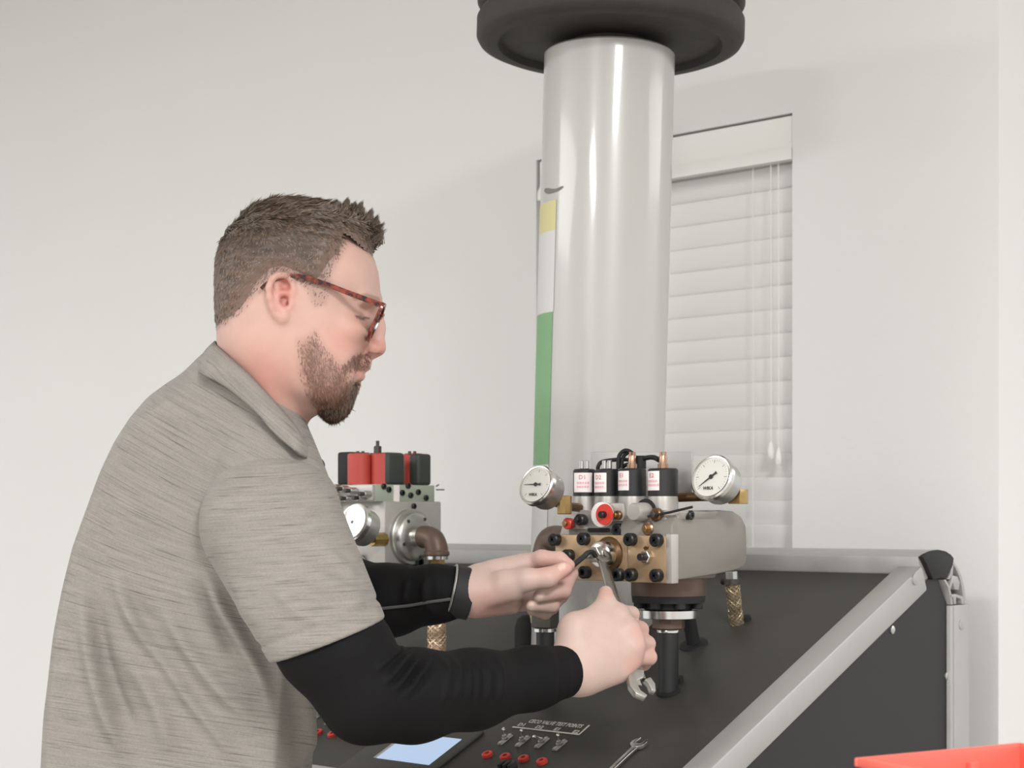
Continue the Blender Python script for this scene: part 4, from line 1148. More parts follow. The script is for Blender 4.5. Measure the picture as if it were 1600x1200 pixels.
def hand_col(V, nails, blush):
    x, y = pxof(V); c = np.repeat([C_HAND], len(V), 0)
    for (bx_, by_, r) in blush:
        m = (np.exp(-((x - bx_) ** 2 + (y - by_) ** 2) / (2 * r * r)) * .5)[:, None]; c = c * (1 - m) + lin((198, 142, 130)) * m
    for (nx_, ny_, a, rx, ry, zmax) in nails:
        ca, sa = math.cos(D2R(a)), math.sin(D2R(a)); u = (x - nx_) * ca + (y - ny_) * sa; v = -(x - nx_) * sa + (y - ny_) * ca
        m = (sstep(1.15, .85, np.sqrt((u / rx) ** 2 + (v / ry) ** 2)) * (V[:, 1] < zmax) * .7)[:, None]; c = c * (1 - m) + lin((214, 186, 176)) * m
    return c
# trunk and arms under the clothes, joining head and hands
hf.cone(PZ(418, 620, 1.925), PZ(390, 740, 1.965), .046, .062, .02)
hf.cone(PZ(390, 740, 1.965), PZ(330, 830, 1.985), .064, .080, .03)
hf.chain([PZ(400, 740, 1.955), PZ(440, 860, 1.868), PZ(520, 1012, 1.80), PZ(566, 1088, 1.795), PZ(740, 1076, 1.895), PZ(835, 1060, 1.957)], [.06, .046, .046, .042, .034, .026], .02)
hf.chain([PZ(400, 740, 1.985), PZ(440, 880, 2.16), PZ(540, 935, 2.15), PZ(610, 936, 2.11), PZ(680, 928, 2.085)], [.05, .044, .042, .034, .026], .02)
AV, AQ = hf.mesh(2)
fcut = (AV[:, 0] < -.128) & (AV[:, 2] > .02)
HV, HQ, HIDX = (lambda r: r)(sub_mesh(AV, AQ, fcut))

# hair / beard zones in profile coordinates
hair_zone = [(336, 300), (610, 300), (612, 395), (590, 399), (577, 389), (562, 378), (549, 372), (542, 380), (540, 395), (535, 412), (529, 428), (523, 440), (512, 456), (495, 457), (478, 446), (455, 438), (440, 440), (430, 450), (416, 462), (404, 476), (388, 492), (366, 507), (330, 512), (325, 400)]
def hx(V): return 800 + F * V[:, 0] / ZH, 812 - F * V[:, 2] / ZH
px, py = hx(HV); lat = np.abs(HV[:, 1] - ZH)
sdh = poly_sd(hair_zone, px, py)
NH = normals(HV, HQ)
C_SK = np.array([lin((189, 154, 142))])
def skin_base(n): return np.repeat(C_SK, n, 0)
col = skin_base(len(HV))
def tint(mask, c, amt): 
    global col
    m = (mask * amt)[:, None]; col = col * (1 - m) + lin(c) * m
nz = np.sin(px * .21 + 1.3 * np.sin(py * .13)) * np.sin(py * .17 + 1.1 * np.sin(px * .09)) * .5 + .5
tint(np.exp(-(((px - 545) / 40) ** 2 + ((py - 545) / 30) ** 2)), (198, 134, 120), .45)            # cheek
tint(np.exp(-(((px - 594) / 14) ** 2 + ((py - 545) / 14) ** 2)), (192, 124, 110), .55)            # nose tip
tint(np.exp(-(((px - 425) / 48) ** 2 + ((py - 600) / 50) ** 2)), (194, 124, 112), .5)                             # neck
tint(sstep(30, 8, np.hypot((px - 455) / .62, py - 478) * .62) * (lat > .06), (200, 134, 124), .5)  # ear
tint(sstep(1.3, .5, np.hypot((px - 460) / 10, (py - 469) / 22)) * (lat > .06), (178, 108, 98), .6)
tint(sstep(4, 1.5, np.hypot(px - 463, (py - 488) * .7)) * (lat > .06), (110, 56, 50), .7)  # ear hole: darkness of the recess painted into the skin colour
tint(np.exp(-(((px - 566) / 14) ** 2 + ((py - 505) / 12) ** 2)), (176, 122, 106), .5)              # around the eye
lipm = sstep(5.5, 3.0, polyl_d([(573, 578), (563, 580), (556, 582)], px, py)[0]) * (px > 550) * .6 + sstep(5, 2.5, polyl_d([(566, 588), (557, 587)], px, py)[0])
tint(np.clip(lipm, 0, 1), (186, 126, 116), .6)
# lid line and iris/lash
tint(sstep(2.4, 1.0, polyl_d([(580, 503), (572, 505), (563, 504)], px, py)[0]) * (lat < .056), (70, 52, 44), .85)
tint(sstep(5, 2, polyl_d([(592, 471), (580, 470), (562, 476)], px, py)[0]) * (lat > .006), (120, 92, 76), .55)  # eyebrow
# shaved fade, stubble and beard shadow are the colour of short hair in the skin
tint(sstep(17, -9, sdh) , (122, 98, 86), .85)
side_burn = [(497, 440), (525, 440), (528, 462), (519, 488), (505, 492), (496, 470)]
tint(sstep(9, -6, poly_sd(side_burn, px, py)) * (lat > .03), (150, 120, 108), .6)
stub = [(478, 545), (505, 530), (520, 556), (545, 580), (552, 594), (560, 600), (556, 640), (505, 655), (492, 625), (483, 590)]
tint(sstep(12, -14, poly_sd(stub, px, py)), (138, 100, 86), .62); tint(sstep(600, 640, py) * sstep(10, -10, poly_sd(stub, px, py)), (104, 76, 64), .6)
must = [(577, 556), (577, 572), (560, 578), (548, 590), (545, 580), (556, 566), (568, 556)]
tint(sstep(8, -6, poly_sd(must, px, py)), (128, 92, 74), .6)

x_, y_ = pxof(AV); ALLC = np.repeat([C_HAND], len(AV), 0)
hc = hand_col(AV, [(845, 929, 0, 6, 4, 2.075), (829, 943, 20, 5, 3.5, 2.08), (878, 885, -35, 7, 5, 2.06)],
              [(1005, 985, 16), (1018, 1025, 14), (945, 925, 9), (990, 1040, 12), (885, 880, 14), (760, 955, 26), (850, 880, 16), (880, 935, 16), (885, 900, 10)])
ALLC = hc; ALLC[HIDX] = col
body_o = organic('body', AV, AQ, 'skin', person, ALLC)

# ---------------- hair shell + strands
hout = [(334, 512), (333, 470), (334, 430), (338, 405), (350, 375), (372, 347), (385, 334), (400, 324), (430, 314), (468, 309), (500, 313), (530, 324), (556, 336), (573, 346), (583, 356), (588, 367), (588, 382), (588, 399)]
hair_f = Field((-.39, ZH - .105, .19), (-.13, ZH + .105, .40), .0025)
inflate(hair_f, hout + [(591, 425), (594, 460), (581, 500), (575, 540), (561, 588), (550, 628), (520, 648), (478, 652), (468, 690), (455, 800), (420, 800), (400, 720), (375, 640), (352, 580), (340, 535)], ZH, .064, .0806, nb=6)
V_, Q_ = hair_f.mesh(2)
x_, y_ = hx(V_); sd_ = poly_sd(hair_zone, x_, y_); N_ = normals(V_, Q_)
V_ = V_ - N_ * (sstep(-22, 7, sd_) * .0056)[:, None]
def vnoise(P, sc, seed):
    r = np.random.default_rng(seed); o = np.zeros(len(P))
    for _ in range(9):
        k_ = r.normal(0, 1, 3) * sc; o += np.sin(P @ k_ + r.uniform(0, 6.3))
    return o / 3
clump = vnoise(V_ * np.array([.5, 1, 1]), 300, 3)
topm = sstep(400, 350, y_)
V_ = V_ + N_ * (clump * (.0006 + .0016 * topm) * sstep(0, -20, sd_))[:, None]
Vh, Qh, us_ = sub_mesh(V_, Q_, sd_ < 6)
def hair_tone(x, y, n): 
    t = sstep(440, 340, y)[:, None]; base = lin((104, 84, 70)) * (1 - t) + lin((82, 68, 55)) * t
    return base * n[:, None] * .75
hx_, hy_ = hx(Vh)
sdv = poly_sd(hair_zone, hx_, hy_); eb = (sstep(-34, 0, sdv) * sstep(330, 400, hy_))[:, None]
hair_o = organic('hair', Vh, Qh, 'hair', person, hair_tone(hx_, hy_, np.clip(.9 + .3 * clump[us_], .5, 1.4)) * .7 * (1 - eb) + lin((112, 90, 79)) * eb, label='short brown hair brushed up at the front')
def strands(name, V, Q, n, dirf, lenf, colf, parent, wid=.0007, keep=None, lift=.25, jit=.25):
    P0, P1, P2, P3 = (V[Q[:, i]] for i in range(4)); ar = np.linalg.norm(np.cross(P2 - P0, P3 - P1), axis=1)
    if keep is not None:
        ce = (P0 + P2) / 2; ar = ar * keep(*hx(ce), ce)
    fc = RNG.choice(len(Q), n, p=ar / ar.sum()); s, t = RNG.random((2, n))[:, :, None]
    p = (P0[fc] * (1 - s) + P1[fc] * s) * (1 - t) + (P3[fc] * (1 - s) + P2[fc] * s) * t
    Nn = normals(V, Q)[Q[fc, 0]]
    x, y = hx(p)
    cl = np.stack([vnoise(p, 260, s_) for s_ in (11, 12, 13)], 1) * jit
    d = dirf(x, y, p) + RNG.normal(0, .16, (n, 3)) + cl; d -= Nn * (d * Nn).sum(1, keepdims=True) * .9; d /= np.linalg.norm(d, axis=1, keepdims=True)
    lf = lift(x, y) if callable(lift) else np.full(n, lift)
    d = d + Nn * (lf * RNG.uniform(.5, 1.5, n))[:, None]; d /= np.linalg.norm(d, axis=1, keepdims=True)
    L = lenf(x, y) * RNG.uniform(.65, 1.2, n); sd = np.cross(d, Nn); sd /= np.maximum(np.linalg.norm(sd, axis=1, keepdims=True), 1e-9); sd *= wid
    p = p - Nn * min(.001, wid); bend = -Nn * (L * .18 * lf / .25 * .5)[:, None]
    m1 = p + d * (L * .5)[:, None]; m2 = p + d * L[:, None] + bend
    VV = np.stack([p - sd, p + sd, m1 - sd * .8, m1 + sd * .8, m2], 1).reshape(-1, 3)
    b = np.arange(n)[:, None] * 5
    FF = [tuple(q) for q in (b + np.array([0, 1, 3, 2])).tolist()] + [tuple(q) for q in (b + np.array([2, 3, 4])).tolist()]
    c = np.repeat(colf(x, y, n), 5, 0)
    root = parent
    while root.parent is not None: root = root.parent
    me = bpy.data.meshes.new(name); me.from_pydata((VV + np.array([0, 0, H0]) - np.array(root.location)).tolist(), [], FF); me.update(); vcol(me, c)
    me.materials.append(MATS['hair']); o = bpy.data.objects.new(name, me); COL.objects.link(o); o.parent = parent; o['kind'] = 'stuff'
    return o
def hdir(x, y, p):
    top = sstep(400, 350, y); front = sstep(490, 570, x)
    dx = -.55 * (1 - top) + top * (.9 - .6 * front) ; dz = -.85 * (1 - top) + top * (.10 + .75 * front - .35 * sstep(470, 400, x) * 0)
    mid = sstep(430, 385, y) * (1 - sstep(370, 340, y)) * sstep(400, 460, x)
    dx = dx * (1 - mid) + .75 * mid; dz = dz * (1 - mid) - .45 * mid
    return np.stack([dx, np.zeros_like(x), dz], 1)
def hlen(x, y): return .0055 + .008 * sstep(410, 340, y) * (1 - .6 * sstep(480, 550, x)) + .002 * sstep(510, 575, x) * sstep(400, 360, y)
def hcol(x, y, n):
    k_ = RNG.uniform(.4, 1.55, n); t = sstep(450, 360, y)[:, None]
    return (lin((112, 90, 76)) * (1 - t) + lin((88, 73, 60)) * t) * k_[:, None]
strands('hair_strands', Vh, Qh, 22000, hdir, hlen, hcol, hair_o, .00055, keep=lambda x, y, p: sstep(10, -22, poly_sd(hair_zone, x, y)) * .9 + .1, lift=lambda x, y: .2 + .15 * sstep(520, 580, x) * sstep(400, 350, y))

# a few tufts that stand up at the front
tv, tf_ = [], []
for (rx, ry, tx_, ty_, wd) in ((538, 326, 547, 311, .004), (556, 334, 567, 319, .006), (548, 330, 558, 318, .005), (584, 358, 601, 351, .004), (578, 350, 592, 339, .006), (571, 345, 582, 330, .006), (520, 322, 530, 314, .005), (586, 372, 599, 362, .005)):
    for zc in (-.024, -.010, .004, .018):
        zj = zc + RNG.normal(0, .003); dp = -6 * zj * zj; sc_ = RNG.uniform(.85, 1.2)
        for q in range(60):
            r_ = PZ(rx, ry, ZH) + np.array([RNG.normal(0, wd * .7), zj + RNG.normal(0, .0035), RNG.normal(0, wd * .4) + dp - .002])
            t0_ = PZ(rx, ry, ZH) * (1 - sc_) + PZ(tx_, ty_, ZH) * sc_
            t_ = t0_ + np.array([RNG.normal(0, .0008), zj + RNG.normal(0, .001), RNG.normal(0, .0012) + dp])
            s_ = np.array([.0005, .0003, .0002]); b_ = len(tv); tv += [r_ - s_, r_ + s_, t_]; tf_.append((b_, b_ + 1, b_ + 2))
tfo = part('hair_tufts', Geo([tuple(q) for q in tv], tf_), 'hair', hair_o, smooth=False, stuff=True); vcol(tfo.data, np.repeat(lin((84, 70, 58))[None] * RNG.uniform(.5, 1.3, len(tf_))[:, None], 3, 0))
strands('fade_strands', HV, HQ, 9000, hdir, lambda x, y: .0046 + 0 * x, lambda x, y, n: lin((98, 78, 67)) * RNG.uniform(.55, 1.2, n)[:, None], hair_o, .00040,
        keep=lambda x, y, p: np.clip(sstep(10, -6, poly_sd(hair_zone, x, y)) * (poly_sd(hair_zone, x, y) > -26) + .22 * sstep(6, -6, poly_sd(side_burn, x, y)) * (np.abs(p[:, 1] - ZH) > .03), 0, 1), lift=.25)
# beard: chin tuft with strands
bf = Field((-.31, ZH - .06, .04), (-.14, ZH + .06, .20), .0024)
bpoly = [(559, 597), (557, 606), (556, 618), (551, 634), (540, 650), (526, 659), (510, 657), (500, 649), (495, 638), (494, 622), (500, 606), (516, 598), (536, 596), (548, 592)]
inflate(bf, bpoly, ZH, .024, lambda x, y: .034 + 0 * x, nb=3)
BV, BQ = bf.mesh(2); bx_, by_ = hx(BV)
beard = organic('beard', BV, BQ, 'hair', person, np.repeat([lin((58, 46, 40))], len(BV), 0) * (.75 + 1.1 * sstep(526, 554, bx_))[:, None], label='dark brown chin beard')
strands('beard_strands', BV, BQ, 8000, lambda x, y, p: np.stack([-.05 + .35 * sstep(520, 555, x), 0 * x, -1 + 0 * x], 1), lambda x, y: .009 + 0 * x,
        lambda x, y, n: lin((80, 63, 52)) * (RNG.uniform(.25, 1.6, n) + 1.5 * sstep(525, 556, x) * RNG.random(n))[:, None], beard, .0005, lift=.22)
strands('stubble', HV, HQ, 9000, lambda x, y, p: np.stack([.15 + 0 * x, 0 * x, -1 + 0 * x], 1), lambda x, y: .0052 + .003 * sstep(600, 640, y),
        lambda x, y, n: lin((132, 99, 84)) * RNG.uniform(.55, 1.3, n)[:, None], beard, .00032,
        keep=lambda x, y, p: np.clip(sstep(6, -18, poly_sd(stub, x, y)) * .8 + sstep(4, -3, poly_sd(must, x, y)), 0, 1), lift=.3)
# ---------------- clothes
ZT = 1.985
tf = Field((-.60, ZT - .2, -.56), (-.16, ZT + .2, .235), .005)
torso = [(344, 556), (330, 562), (306, 577), (270, 598), (240, 620), (213, 652), (190, 690), (168, 740), (150, 790), (128, 850), (112, 915), (98, 985), (90, 1050), (82, 1110), (77, 1200), (73, 1300), (70, 1440),
         (474, 1440), (481, 1300), (485, 1200), (492, 1130), (495, 1080), (500, 1000), (512, 930), (524, 850), (520, 790), (508, 748), (497, 722), (484, 692), (464, 657), (430, 612), (385, 572), (360, 558)]
def torsoW(x, y): return .150 + .03 * sstep(600, 760, y) - .012 * sstep(900, 1150, y)
inflate(tf, torso, ZT, .095, torsoW, nb=10)
tf.cone(PZ(392, 622, ZT - .062), PZ(426, 812, 1.876), .042, .074, .05)
tf.cone(PZ(360, 590, ZT - .02), PZ(392, 622, ZT - .062), .030, .040, .04)
tf.apply(lambda X, Y, Z: -(Z + .54) + 0 * X + 0 * Y, tf.lo, tf.lo + tf.h * tf.n, .004, 'and')
TV, TQ = tf.mesh(3)
def fold(V, Q, lines, near=True):
    N = normals(V, Q); x, y = pxof(V); view = -(N * (V / np.linalg.norm(V, axis=1, keepdims=True))).sum(1)
    m = sstep(-.05, .25, view) if near else 1
    D = np.zeros(len(V))
    for pts, amp, sig in lines:
        sp = [p_[:2] for p_ in spline([np.array([a, b, 0.]) for a, b in pts], 6)]
        d, t = polyl_d(sp, x, y); D += amp * np.exp(-d * d / (2 * sig * sig)) * sstep(0, .4, t) * sstep(1, .7, t)
    return V + N * (D * m)[:, None]
FOLDS = [([(172, 870), (196, 939), (230, 996), (275, 1058), (326, 1126), (377, 1195)], .011, 9), ([(196, 900), (222, 975), (258, 1035), (310, 1100), (350, 1160)], -.007, 9),
                   ([(128, 883), (134, 973), (151, 1064), (173, 1132), (207, 1200)], .008, 9), ([(150, 920), (160, 1010), (185, 1090), (215, 1150)], -.005, 9),
                   ([(238, 920), (287, 1003), (345, 1077), (400, 1130)], .006, 10), ([(318, 880), (335, 930), (365, 980), (410, 1060), (425, 1130)], .007, 9), ([(305, 900), (330, 960), (370, 1030)], -.006, 9),
                   ([(455, 1040), (470, 1090), (476, 1150), (470, 1200)], .006, 8), ([(180, 1000), (240, 1090), (270, 1180)], .005, 12)]
TV = fold(TV, TQ, [(p_, a_ * 2.4, s_ * .85) for p_, a_, s_ in FOLDS])
x, y = pxof(TV)
ang = D2R(1) * (30 - 22 * sstep(640, 1080, y))
phi = (y - np.tan(ang) * (x - 300)) * 7.4e-4
polo = organic('polo_shirt', TV, TQ, 'shirt', person, vec=np.stack([(x - 300) * 7.4e-4, phi, TV[:, 1]], 1), label='heather grey short sleeved polo shirt')
# sleeves
def sleeve(a, b, hemc, ra, rb, name, folds=(), h=.003, top=None, hemr=None):
    a, b = np.asarray(a), np.asarray(b); ax = (b - a) / np.linalg.norm(b - a); e = b + ax * .05
    lo = np.minimum(a, e) - ra - .02; hi = np.maximum(a, e) + ra + .02
    f = Field(lo, hi, h); slope = (rb - ra) / np.linalg.norm(b - a)
    f.cone(a, e, ra, rb + slope * .05, .005)
    if top: 
        for t_ in top: f.cone(*t_, k=.03)
    ax = np.array([.36, .03, -.93]); ax /= np.linalg.norm(ax)
    f.apply(lambda X, Y, Z: (X - b[0]) * ax[0] + (Y - b[1]) * ax[1] + (Z - b[2]) * ax[2], lo, hi, .003, 'and')
    
    V, Q = f.mesh(2); V = fold(V, Q, folds)
    # hem seam
    s_ = (V - b) @ ax; N = normals(V, Q); V = V - N * (np.exp(-((s_ + .022) / .0032) ** 2) * .0024 * (s_ < -.01))[:, None]
    s2 = (V - a) @ ax
    px_, py_ = pxof(V); perp = (px_ * .95 + py_ * -.1) * 7e-4
    return organic(name, V, Q, 'shirt', polo, vec=np.stack([px_ * 7e-4, (py_ + .06 * px_) * 7e-4, V[:, 1]], 1))
sA, sB = PZ(424, 818, 1.868), PZ(513, 1001, 1.802)
sleeve(sA, sB, None, .0800, .0668, 'sleeve', [([(455, 875), (500, 905), (545, 925), (575, 935)], .006, 9), ([(450, 905), (500, 935), (560, 965)], -.004, 8), ([(420, 900), (460, 950), (520, 985)], .005, 9),
      ([(500, 850), (530, 880), (560, 905)], .004, 7), ([(340, 880), (370, 930), (400, 985)], .004, 9), ([(330, 850), (345, 900), (375, 960)], -.004, 8)], top=[(PZ(452, 786, 1.90), PZ(430, 820, 1.875), .045, .06)])
lsA, lsB = PZ(440, 880, 2.19), PZ(520, 925, 2.18)
sleeve(lsA, lsB, None, .075, .062, 'sleeve')
# collar: folded band following the neck
def ch(px_, py_, out, fld=(hf, tf)):
    best = None
    for f_ in fld:
        q_ = f_.hit(px_, py_)
        if q_ is not None and (best is None or q_[1] < best[1]): best = q_
    return best
def surf(px_, py_, fallback):
    q_ = ch(px_, py_, 0)
    return fallback if q_ is None else q_[1]
Tp = [(350, 541, 2.01), (337, 534, 1.965), (341, 543, None), (362, 563, None), (388, 586, None), (415, 614, None), (440, 641, None), (459, 664, None), (476, 690, None), (497, 724, 1.955)]
Bp = [(330, 575, 2.03), (306, 574, 1.985), (316, 584, None), (341, 597, None), (369, 617, None), (399, 643, None), (424, 671, None), (447, 692, None), (472, 712, None), (498, 728, 1.95)]
top, bot = [], []
for (x0, y0, z0), (x1, y1, z1) in zip(Tp, Bp):
    zt = z0 if z0 else surf(x0, y0, 1.93) - .007; zb2 = z1 if z1 else surf(x1, y1, 1.93) - .0145
    top.append(PZ(x0, y0, zt)); bot.append(PZ(x1, y1, zb2))
top = spline(top, 6); bot = spline(bot, 6); n = len(top); cv_ = []
for i in range(n):
    for t in np.linspace(0, 1, 7):
        p_ = top[i] * (1 - t) + bot[i] * t; p_ = p_ + np.array([0, -.006 * math.sin(math.pi * min(t * 1.15, 1)), .0015 * math.sin(math.pi * t)]); cv_.append(p_)
cvA = np.array(cv_); cq = np.array([(i * 7 + j, i * 7 + j + 1, (i + 1) * 7 + j + 1, (i + 1) * 7 + j) for i in range(n - 1) for j in range(6)])
cx, cy = pxof(cvA)
ph2 = (cy - np.tan(D2R(42)) * (cx - 300)) * 7.4e-4
collar = organic('collar', cvA, cq, 'shirt', polo, vec=np.stack([cx * 7.4e-4, ph2, cvA[:, 1]], 1))
so = collar.modifiers.new('thick', 'SOLIDIFY'); so.thickness = .0035; so.offset = 0
part('button', lathe(PZ(501, 725, 1.95), np.array([.8, -.3, .3]), [(-.002, .003), (0, .0052), (.003, .005)], 14), 'black_plastic', polo)

# black undersleeves
def armf(lo_, hi_, segs, cut=None, h=.0032, folds=()):
    P_ = np.array([p_ for p_, _ in segs]); m_ = max(r for _, r in segs) + .02
    f = Field(P_.min(0) - m_, P_.max(0) + m_, h)
    f.chain([p_ for p_, _ in segs], [r for _, r in segs], .02)
    if cut is not None:
        c, a = cut; f.apply(lambda X, Y, Z: (X - c[0]) * a[0] + (Y - c[1]) * a[1] + (Z - c[2]) * a[2], f.lo, f.lo + f.h * f.n, .004, 'and')
    V, Q = f.mesh(2); return fold(V, Q, folds), Q
el = PZ(572, 1091, 1.795)
cw = PZ(889, 1048, 1.992); wa_ = cw - PZ(740, 1080, 1.895); wa_ /= np.linalg.norm(wa_)
rfold = []
for i, (x0, y0, x1, y1) in enumerate(((648, 1012, 598, 1072), (662, 1018, 612, 1084), (676, 1024, 632, 1090), (640, 1000, 585, 1050))): rfold += [([(x0, y0), ((x0 + x1) / 2 + 2, (y0 + y1) / 2), (x1, y1)], .0075, 4), ([(x0 + 7, y0), ((x0 + x1) / 2 + 9, (y0 + y1) / 2), (x1 + 7, y1)], -.006, 4)]
for x0 in (690, 708, 724, 738, 756, 776): rfold += [([(x0, 1024), (x0 + 8, 1060), (x0 + 2, 1105)], .0048, 3.2)]
rfold += [([(867, 1008), (876, 1040), (876, 1075), (868, 1105)], -.0022, 2.5), ([(880, 1008), (890, 1045), (888, 1080), (880, 1100)], .0016, 4)]
UVr, UQr = armf(None, None, [(sA * .6 + sB * .4, .055), (sB, .0555), (PZ(540, 1030, 1.797), .0520), (el, .0462), (PZ(645, 1087, 1.838), .0492), (PZ(740, 1077, 1.895), .0430), (PZ(830, 1060, 1.955), .0345), (PZ(905, 1044, 2.003), .0305)], (cw, wa_), folds=rfold)
us1 = organic('undersleeve', UVr, UQr, 'knit_black', person, label='black undersleeve on the near arm')
lw_ = PZ(725, 925, 2.082); la_ = lw_ - PZ(600, 938, 2.11); la_ /= np.linalg.norm(la_)
lfold = [([(640, 893), (634, 920), (630, 945)], .003, 3.5), ([(668, 893), (662, 920), (665, 945)], .003, 3.5), ([(682, 893), (684, 925), (682, 940)], .0025, 3), ([(655, 930), (675, 955), (680, 965)], .003, 4)]
UVl, UQl = armf(None, None, [(PZ(455, 890, 2.19), .056), (PZ(540, 937, 2.15), .052), (PZ(610, 938, 2.11), .0430), (PZ(680, 928, 2.085), .0335), (PZ(735, 924, 2.085), .0290)], (lw_, la_), folds=lfold)
us2 = organic('undersleeve', UVl, UQl, 'knit_black', person, label='black undersleeve with a grey seam on the far arm')
ul = Field(UVl.min(0) - .01, UVl.max(0) + .01, .004); ul.chain([PZ(455, 890, 2.19), PZ(540, 937, 2.15), PZ(610, 938, 2.11), PZ(680, 928, 2.085), PZ(735, 924, 2.085)], [.056, .052, .043, .0335, .029], .02)
sp_ = []
for a, b in ((594, 951), (612, 949), (640, 946), (668, 941), (690, 938), (704, 936)):
    q_ = ul.hit(a, b); sp_.append(q_ - np.array([0, .0015, 0]) if q_ is not None else PZ(a, b, 2.06))
part('sleeve_seam', tube(spline(sp_, 5), .0021, 6), 'seam_grey', us2)
# wristband and bracelet
def band(c, ax, r, hw, th, name, m_, squash=1.):
    a, b, cc = frame_of(ax)
    return part(name, lathe(c - cc * hw, ax, [(0, r), (.001, r + th), (2 * hw - .001, r + th * .9), (2 * hw, r - .001), (2 * hw - .002, r - .003), (.002, r - .003), (0, r)], 40, (False, False)), m_, person)
wc_ = PZ(722, 926, 2.08)
bax = np.array([.92, .12, -.20]); bax /= np.linalg.norm(bax)
bnd = band(wc_, bax, .0300, .0125, .0030, 'wristband', 'cuff_black')
a, b, cc = frame_of(bax)
for t in (0, 1, 2):
    q_ = wc_ + np.array([.002, 0, 0]) + (np.array([-.35, -.86, -.36 - .18 * t]) / np.linalg.norm([-.35, -.86, -.36 - .18 * t])) * .0325
    part('band_hole', lathe(q_, q_ - wc_, [(0, .0016), (.0012, .0012)], 8), 'steel' if t == 2 else 'soft_black', bnd)
tt = np.linspace(0, 2 * math.pi, 40, endpoint=False)
part('bracelet', tube([wc_ - cc * .0138 + (a * math.cos(t) + b * math.sin(t)) * .0322 for t in tt], .0015, 6, closed=True), 'steel', person)

# ---------------- glasses
th8 = D2R(10); Lg = np.array([-math.sin(th8), math.cos(th8), 0.]); Dg = np.array([-.44, 0.05, -.895]); Dg -= Lg * (Dg @ Lg); Dg /= np.linalg.norm(Dg); Ng = np.cross(Lg, Dg)
if Ng[0] < 0: Ng = -Ng
gc = PZ(596, 490, ZH)                                   # bridge, middle of the top bar
gl_ = part('glasses', Geo(), 'tortoiseshell', person) if False else None
fr_pts = lambda s: [gc + Lg * (s * l) + Dg * d + Ng * (-.006 * (l / .07) ** 2) for l, d in ((.010, .004), (.030, -.001), (.052, -.002), (.066, .001), (.067, .014), (.062, .030), (.050, .037), (.030, .038), (.015, .032), (.009, .018))]
glasses = None
for s in (-1, 1):
    loop = spline(fr_pts(s), 6, closed=True)
    # flat acetate rim: rectangular section
    v = []; n = len(loop); cen = sum(loop) / n
    for p_ in loop:
        o_ = (p_ - cen); o_ -= Ng * (o_ @ Ng); o_ /= np.linalg.norm(o_)
        for (i, j) in ((-.0022, -.0018), (.0022, -.0018), (.0022, .0018), (-.0022, .0018)): v.append(p_ + o_ * i + Ng * j)
    f = [(i * 4 + j, i * 4 + (j + 1) % 4, ((i + 1) % n) * 4 + (j + 1) % 4, ((i + 1) % n) * 4 + j) for i in range(n) for j in range(4)]
    if glasses is None: glasses = part('glasses', Geo([tuple(p_) for p_ in v], f), 'tortoiseshell', person, label='tortoiseshell glasses')
    else: part('rim', Geo([tuple(p_) for p_ in v], f), 'tortoiseshell', glasses)
    part('lens', Geo([tuple(p_) for p_ in loop], [tuple(range(n))]), 'lens', glasses, smooth=False)
    part('nose_pad', lathe(gc + Lg * (s * .010) + Dg * .016 - Ng * .006, Lg * s + Ng * .3, [(-.0015, .001), (-.001, .003), (.001, .003), (.0015, .001)], 12), 'bright_steel', glasses)
part('bridge', tube(spline([gc + Lg * -.012 + Dg * .004, gc + Dg * .001 + Ng * .002, gc + Lg * .012 + Dg * .004], 5), .0026, 8), 'tortoiseshell', glasses)
for s in (-1, 1):
    hinge = gc + Lg * (s * .068) + Dg * .003 - Ng * .006
    mid_px = [(560, 474), (520, 459), (490, 449.5), (474, 447), (462, 449), (438, 456), (425, 467)]
    pts = [hinge]
    for i, (x_, y_) in enumerate(mid_px):
        lat_ = (.078, .0815, .0825,   .0825, .0805, .083, .0840)[i]
        pts.append(PZ(x_, y_, ZH) + np.array([0, s * lat_, 0]) * 1.0)
    if s < 0: pts = [hinge + np.array([.000, -.001, .001])] + [p_ for p_ in pts[1:]]
    P_ = spline(pts, 6); v = []; n = len(P_)
    for i, p_ in enumerate(P_):
        t_ = P_[min(i + 1, n - 1)] - P_[max(i - 1, 0)]; t_ /= np.linalg.norm(t_); sv = np.array([0, 1., 0]); uv_ = np.cross(sv, t_); uv_ /= np.linalg.norm(uv_)
        hh_ = .0032 - .0014 * min(i / n * 1.5, 1)
        for (i_, j_) in ((-1, -1), (1, -1), (1, 1), (-1, 1)): v.append(p_ + uv_ * hh_ * i_ + sv * .0013 * j_)
    f = ring_faces(n, 4) + [(3, 2, 1, 0), tuple((n - 1) * 4 + j for j in range(4))]
    part('temple_arm', Geo([tuple(p_) for p_ in v], f), 'tortoiseshell', glasses)

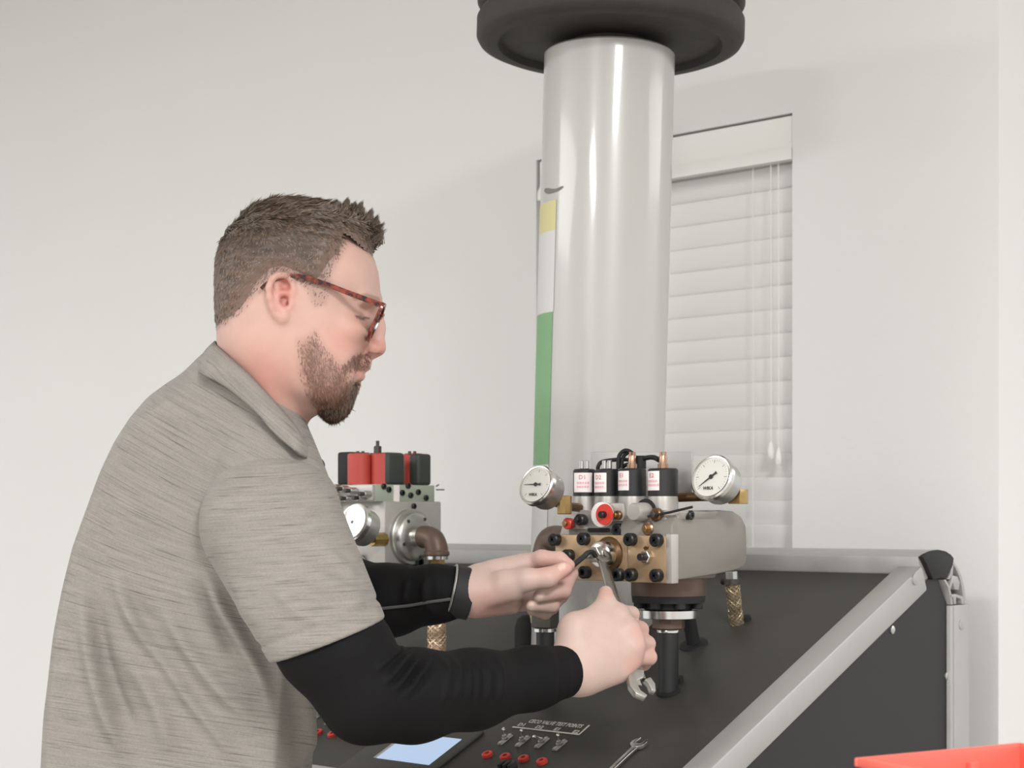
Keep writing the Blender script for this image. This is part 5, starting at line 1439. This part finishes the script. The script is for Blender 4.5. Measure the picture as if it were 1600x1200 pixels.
# ---------------- legs and shoes below the frame
lf = Field((-.62, 1.72, FLOOR), (-.08, 2.30, -.44), .01)
hipY = 1.985
for dx, dy in ((.055, -.085), (-.045, .085)):
    hp = np.array([-.40 + dx, hipY + dy, -.56]); kn = np.array([-.39 + dx, hipY + dy, -.90]); an = np.array([-.41 + dx, hipY + dy, FLOOR + .10])
    lf.chain([hp, kn, an], [.105, .075, .062], .03)
lf.ell((-.40, hipY, -.54), (.15, .165, .10), .04)
LGV, LGQ = lf.mesh(2)
organic('trousers', LGV, LGQ, 'denim', person)
for dx, dy in ((.055, -.085), (-.045, .085)):
    a_ = np.array([-.41 + dx, hipY + dy, FLOOR + .045]); sf = Field(a_ - np.array([.11, .12, .045]), a_ + np.array([.28, .28, .11]), .008)
    t_ = np.array([.16, .12, -.005]); sf.cone(a_, a_ + t_, .046, .04, .01); sf.cone(a_, a_ + E3 * .05, .046, .05, .01)
    sf.apply(lambda X, Y, Z: -(Z - FLOOR - .004) + 0 * X + 0 * Y, sf.lo, sf.lo + sf.h * sf.n, .002, 'and')
    v_, q_ = sf.mesh(2); organic('shoe', v_, q_, 'shoe_black', person)

# ---------------- tools in the hands
hk = thing('hex_key', 'small black hex key pinched in the left fingers at the valve plunger', 'hex key', PZ(893, 884, 2.09), bench=False)
k0, k1, k2 = PZ(884, 893, 2.088), PZ(913, 869, 2.112), PZ(922, 862, 2.12)
part('key_shaft', tube([k0, k1], .0034, 6), 'black_bolt', hk)
part('key_bend', tube(spline([k1, PZ(919, 863.5, 2.116), PZ(926, 863, 2.122), PZ(931, 869, 2.128)], 5), .0034, 6), 'black_bolt', hk)
aw = thing('adjustable_wrench', 'steel wrench held upright in the right fist with its jaw on the plunger', 'wrench', PZ(965, 960, 2.065), bench=False)
a0_, a1_ = PZ(940, 872, 2.148), PZ(999, 1062, 2.010)
dr = a1_ - a0_; Lw = np.linalg.norm(dr); dr /= Lw; sw = np.cross(dr, np.array([.35, -.94, 0])); sw /= np.linalg.norm(sw); nw = np.cross(sw, dr)
hd = []
for t in np.linspace(0, 1, 9):
    wd_ = .0058 + .0022 * t; hd.append((t, wd_))
pA = [a0_ + dr * (Lw * t) + sw * w_ - nw * .0032 for t, w_ in hd]; pB = [a0_ + dr * (Lw * t) - sw * w_ - nw * .0032 for t, w_ in reversed(hd)]
part('wrench_handle', prism(pA + pB, nw * .0064), 'tool_steel', aw, .0014)
open_jaw(a0_ - dr * .002 - sw * .002, -dr, sw, nw, .0115, .010, D2R(12), .007, 'open_jaw', aw, 'tool_steel')
jc = a1_ + dr * .004
part('fixed_jaw', prism([jc + sw * x_ + dr * y_ - nw * .0045 for x_, y_ in ((.010, -.018), (.016, -.004), (.0175, .010), (.013, .021), (.002, .027), (-.002, .023), (.005, .016), (.0065, .008), (.005, .0), (-.004, -.004), (-.008, -.016))], nw * .009), 'steel', aw, .001)
part('moving_jaw', prism([jc + sw * x_ + dr * y_ - nw * .0042 for x_, y_ in ((-.005, -.002), (-.014, -.006), (-.0175, .004), (-.015, .016), (-.0095, .015), (-.0085, .004))], nw * .0084), 'steel', aw, .001)
part('worm_screw', cyl(jc + sw * .003 + dr * -.003, jc + sw * .003 + dr * .007, .0036, 12, .0005), 'bright_steel', aw)
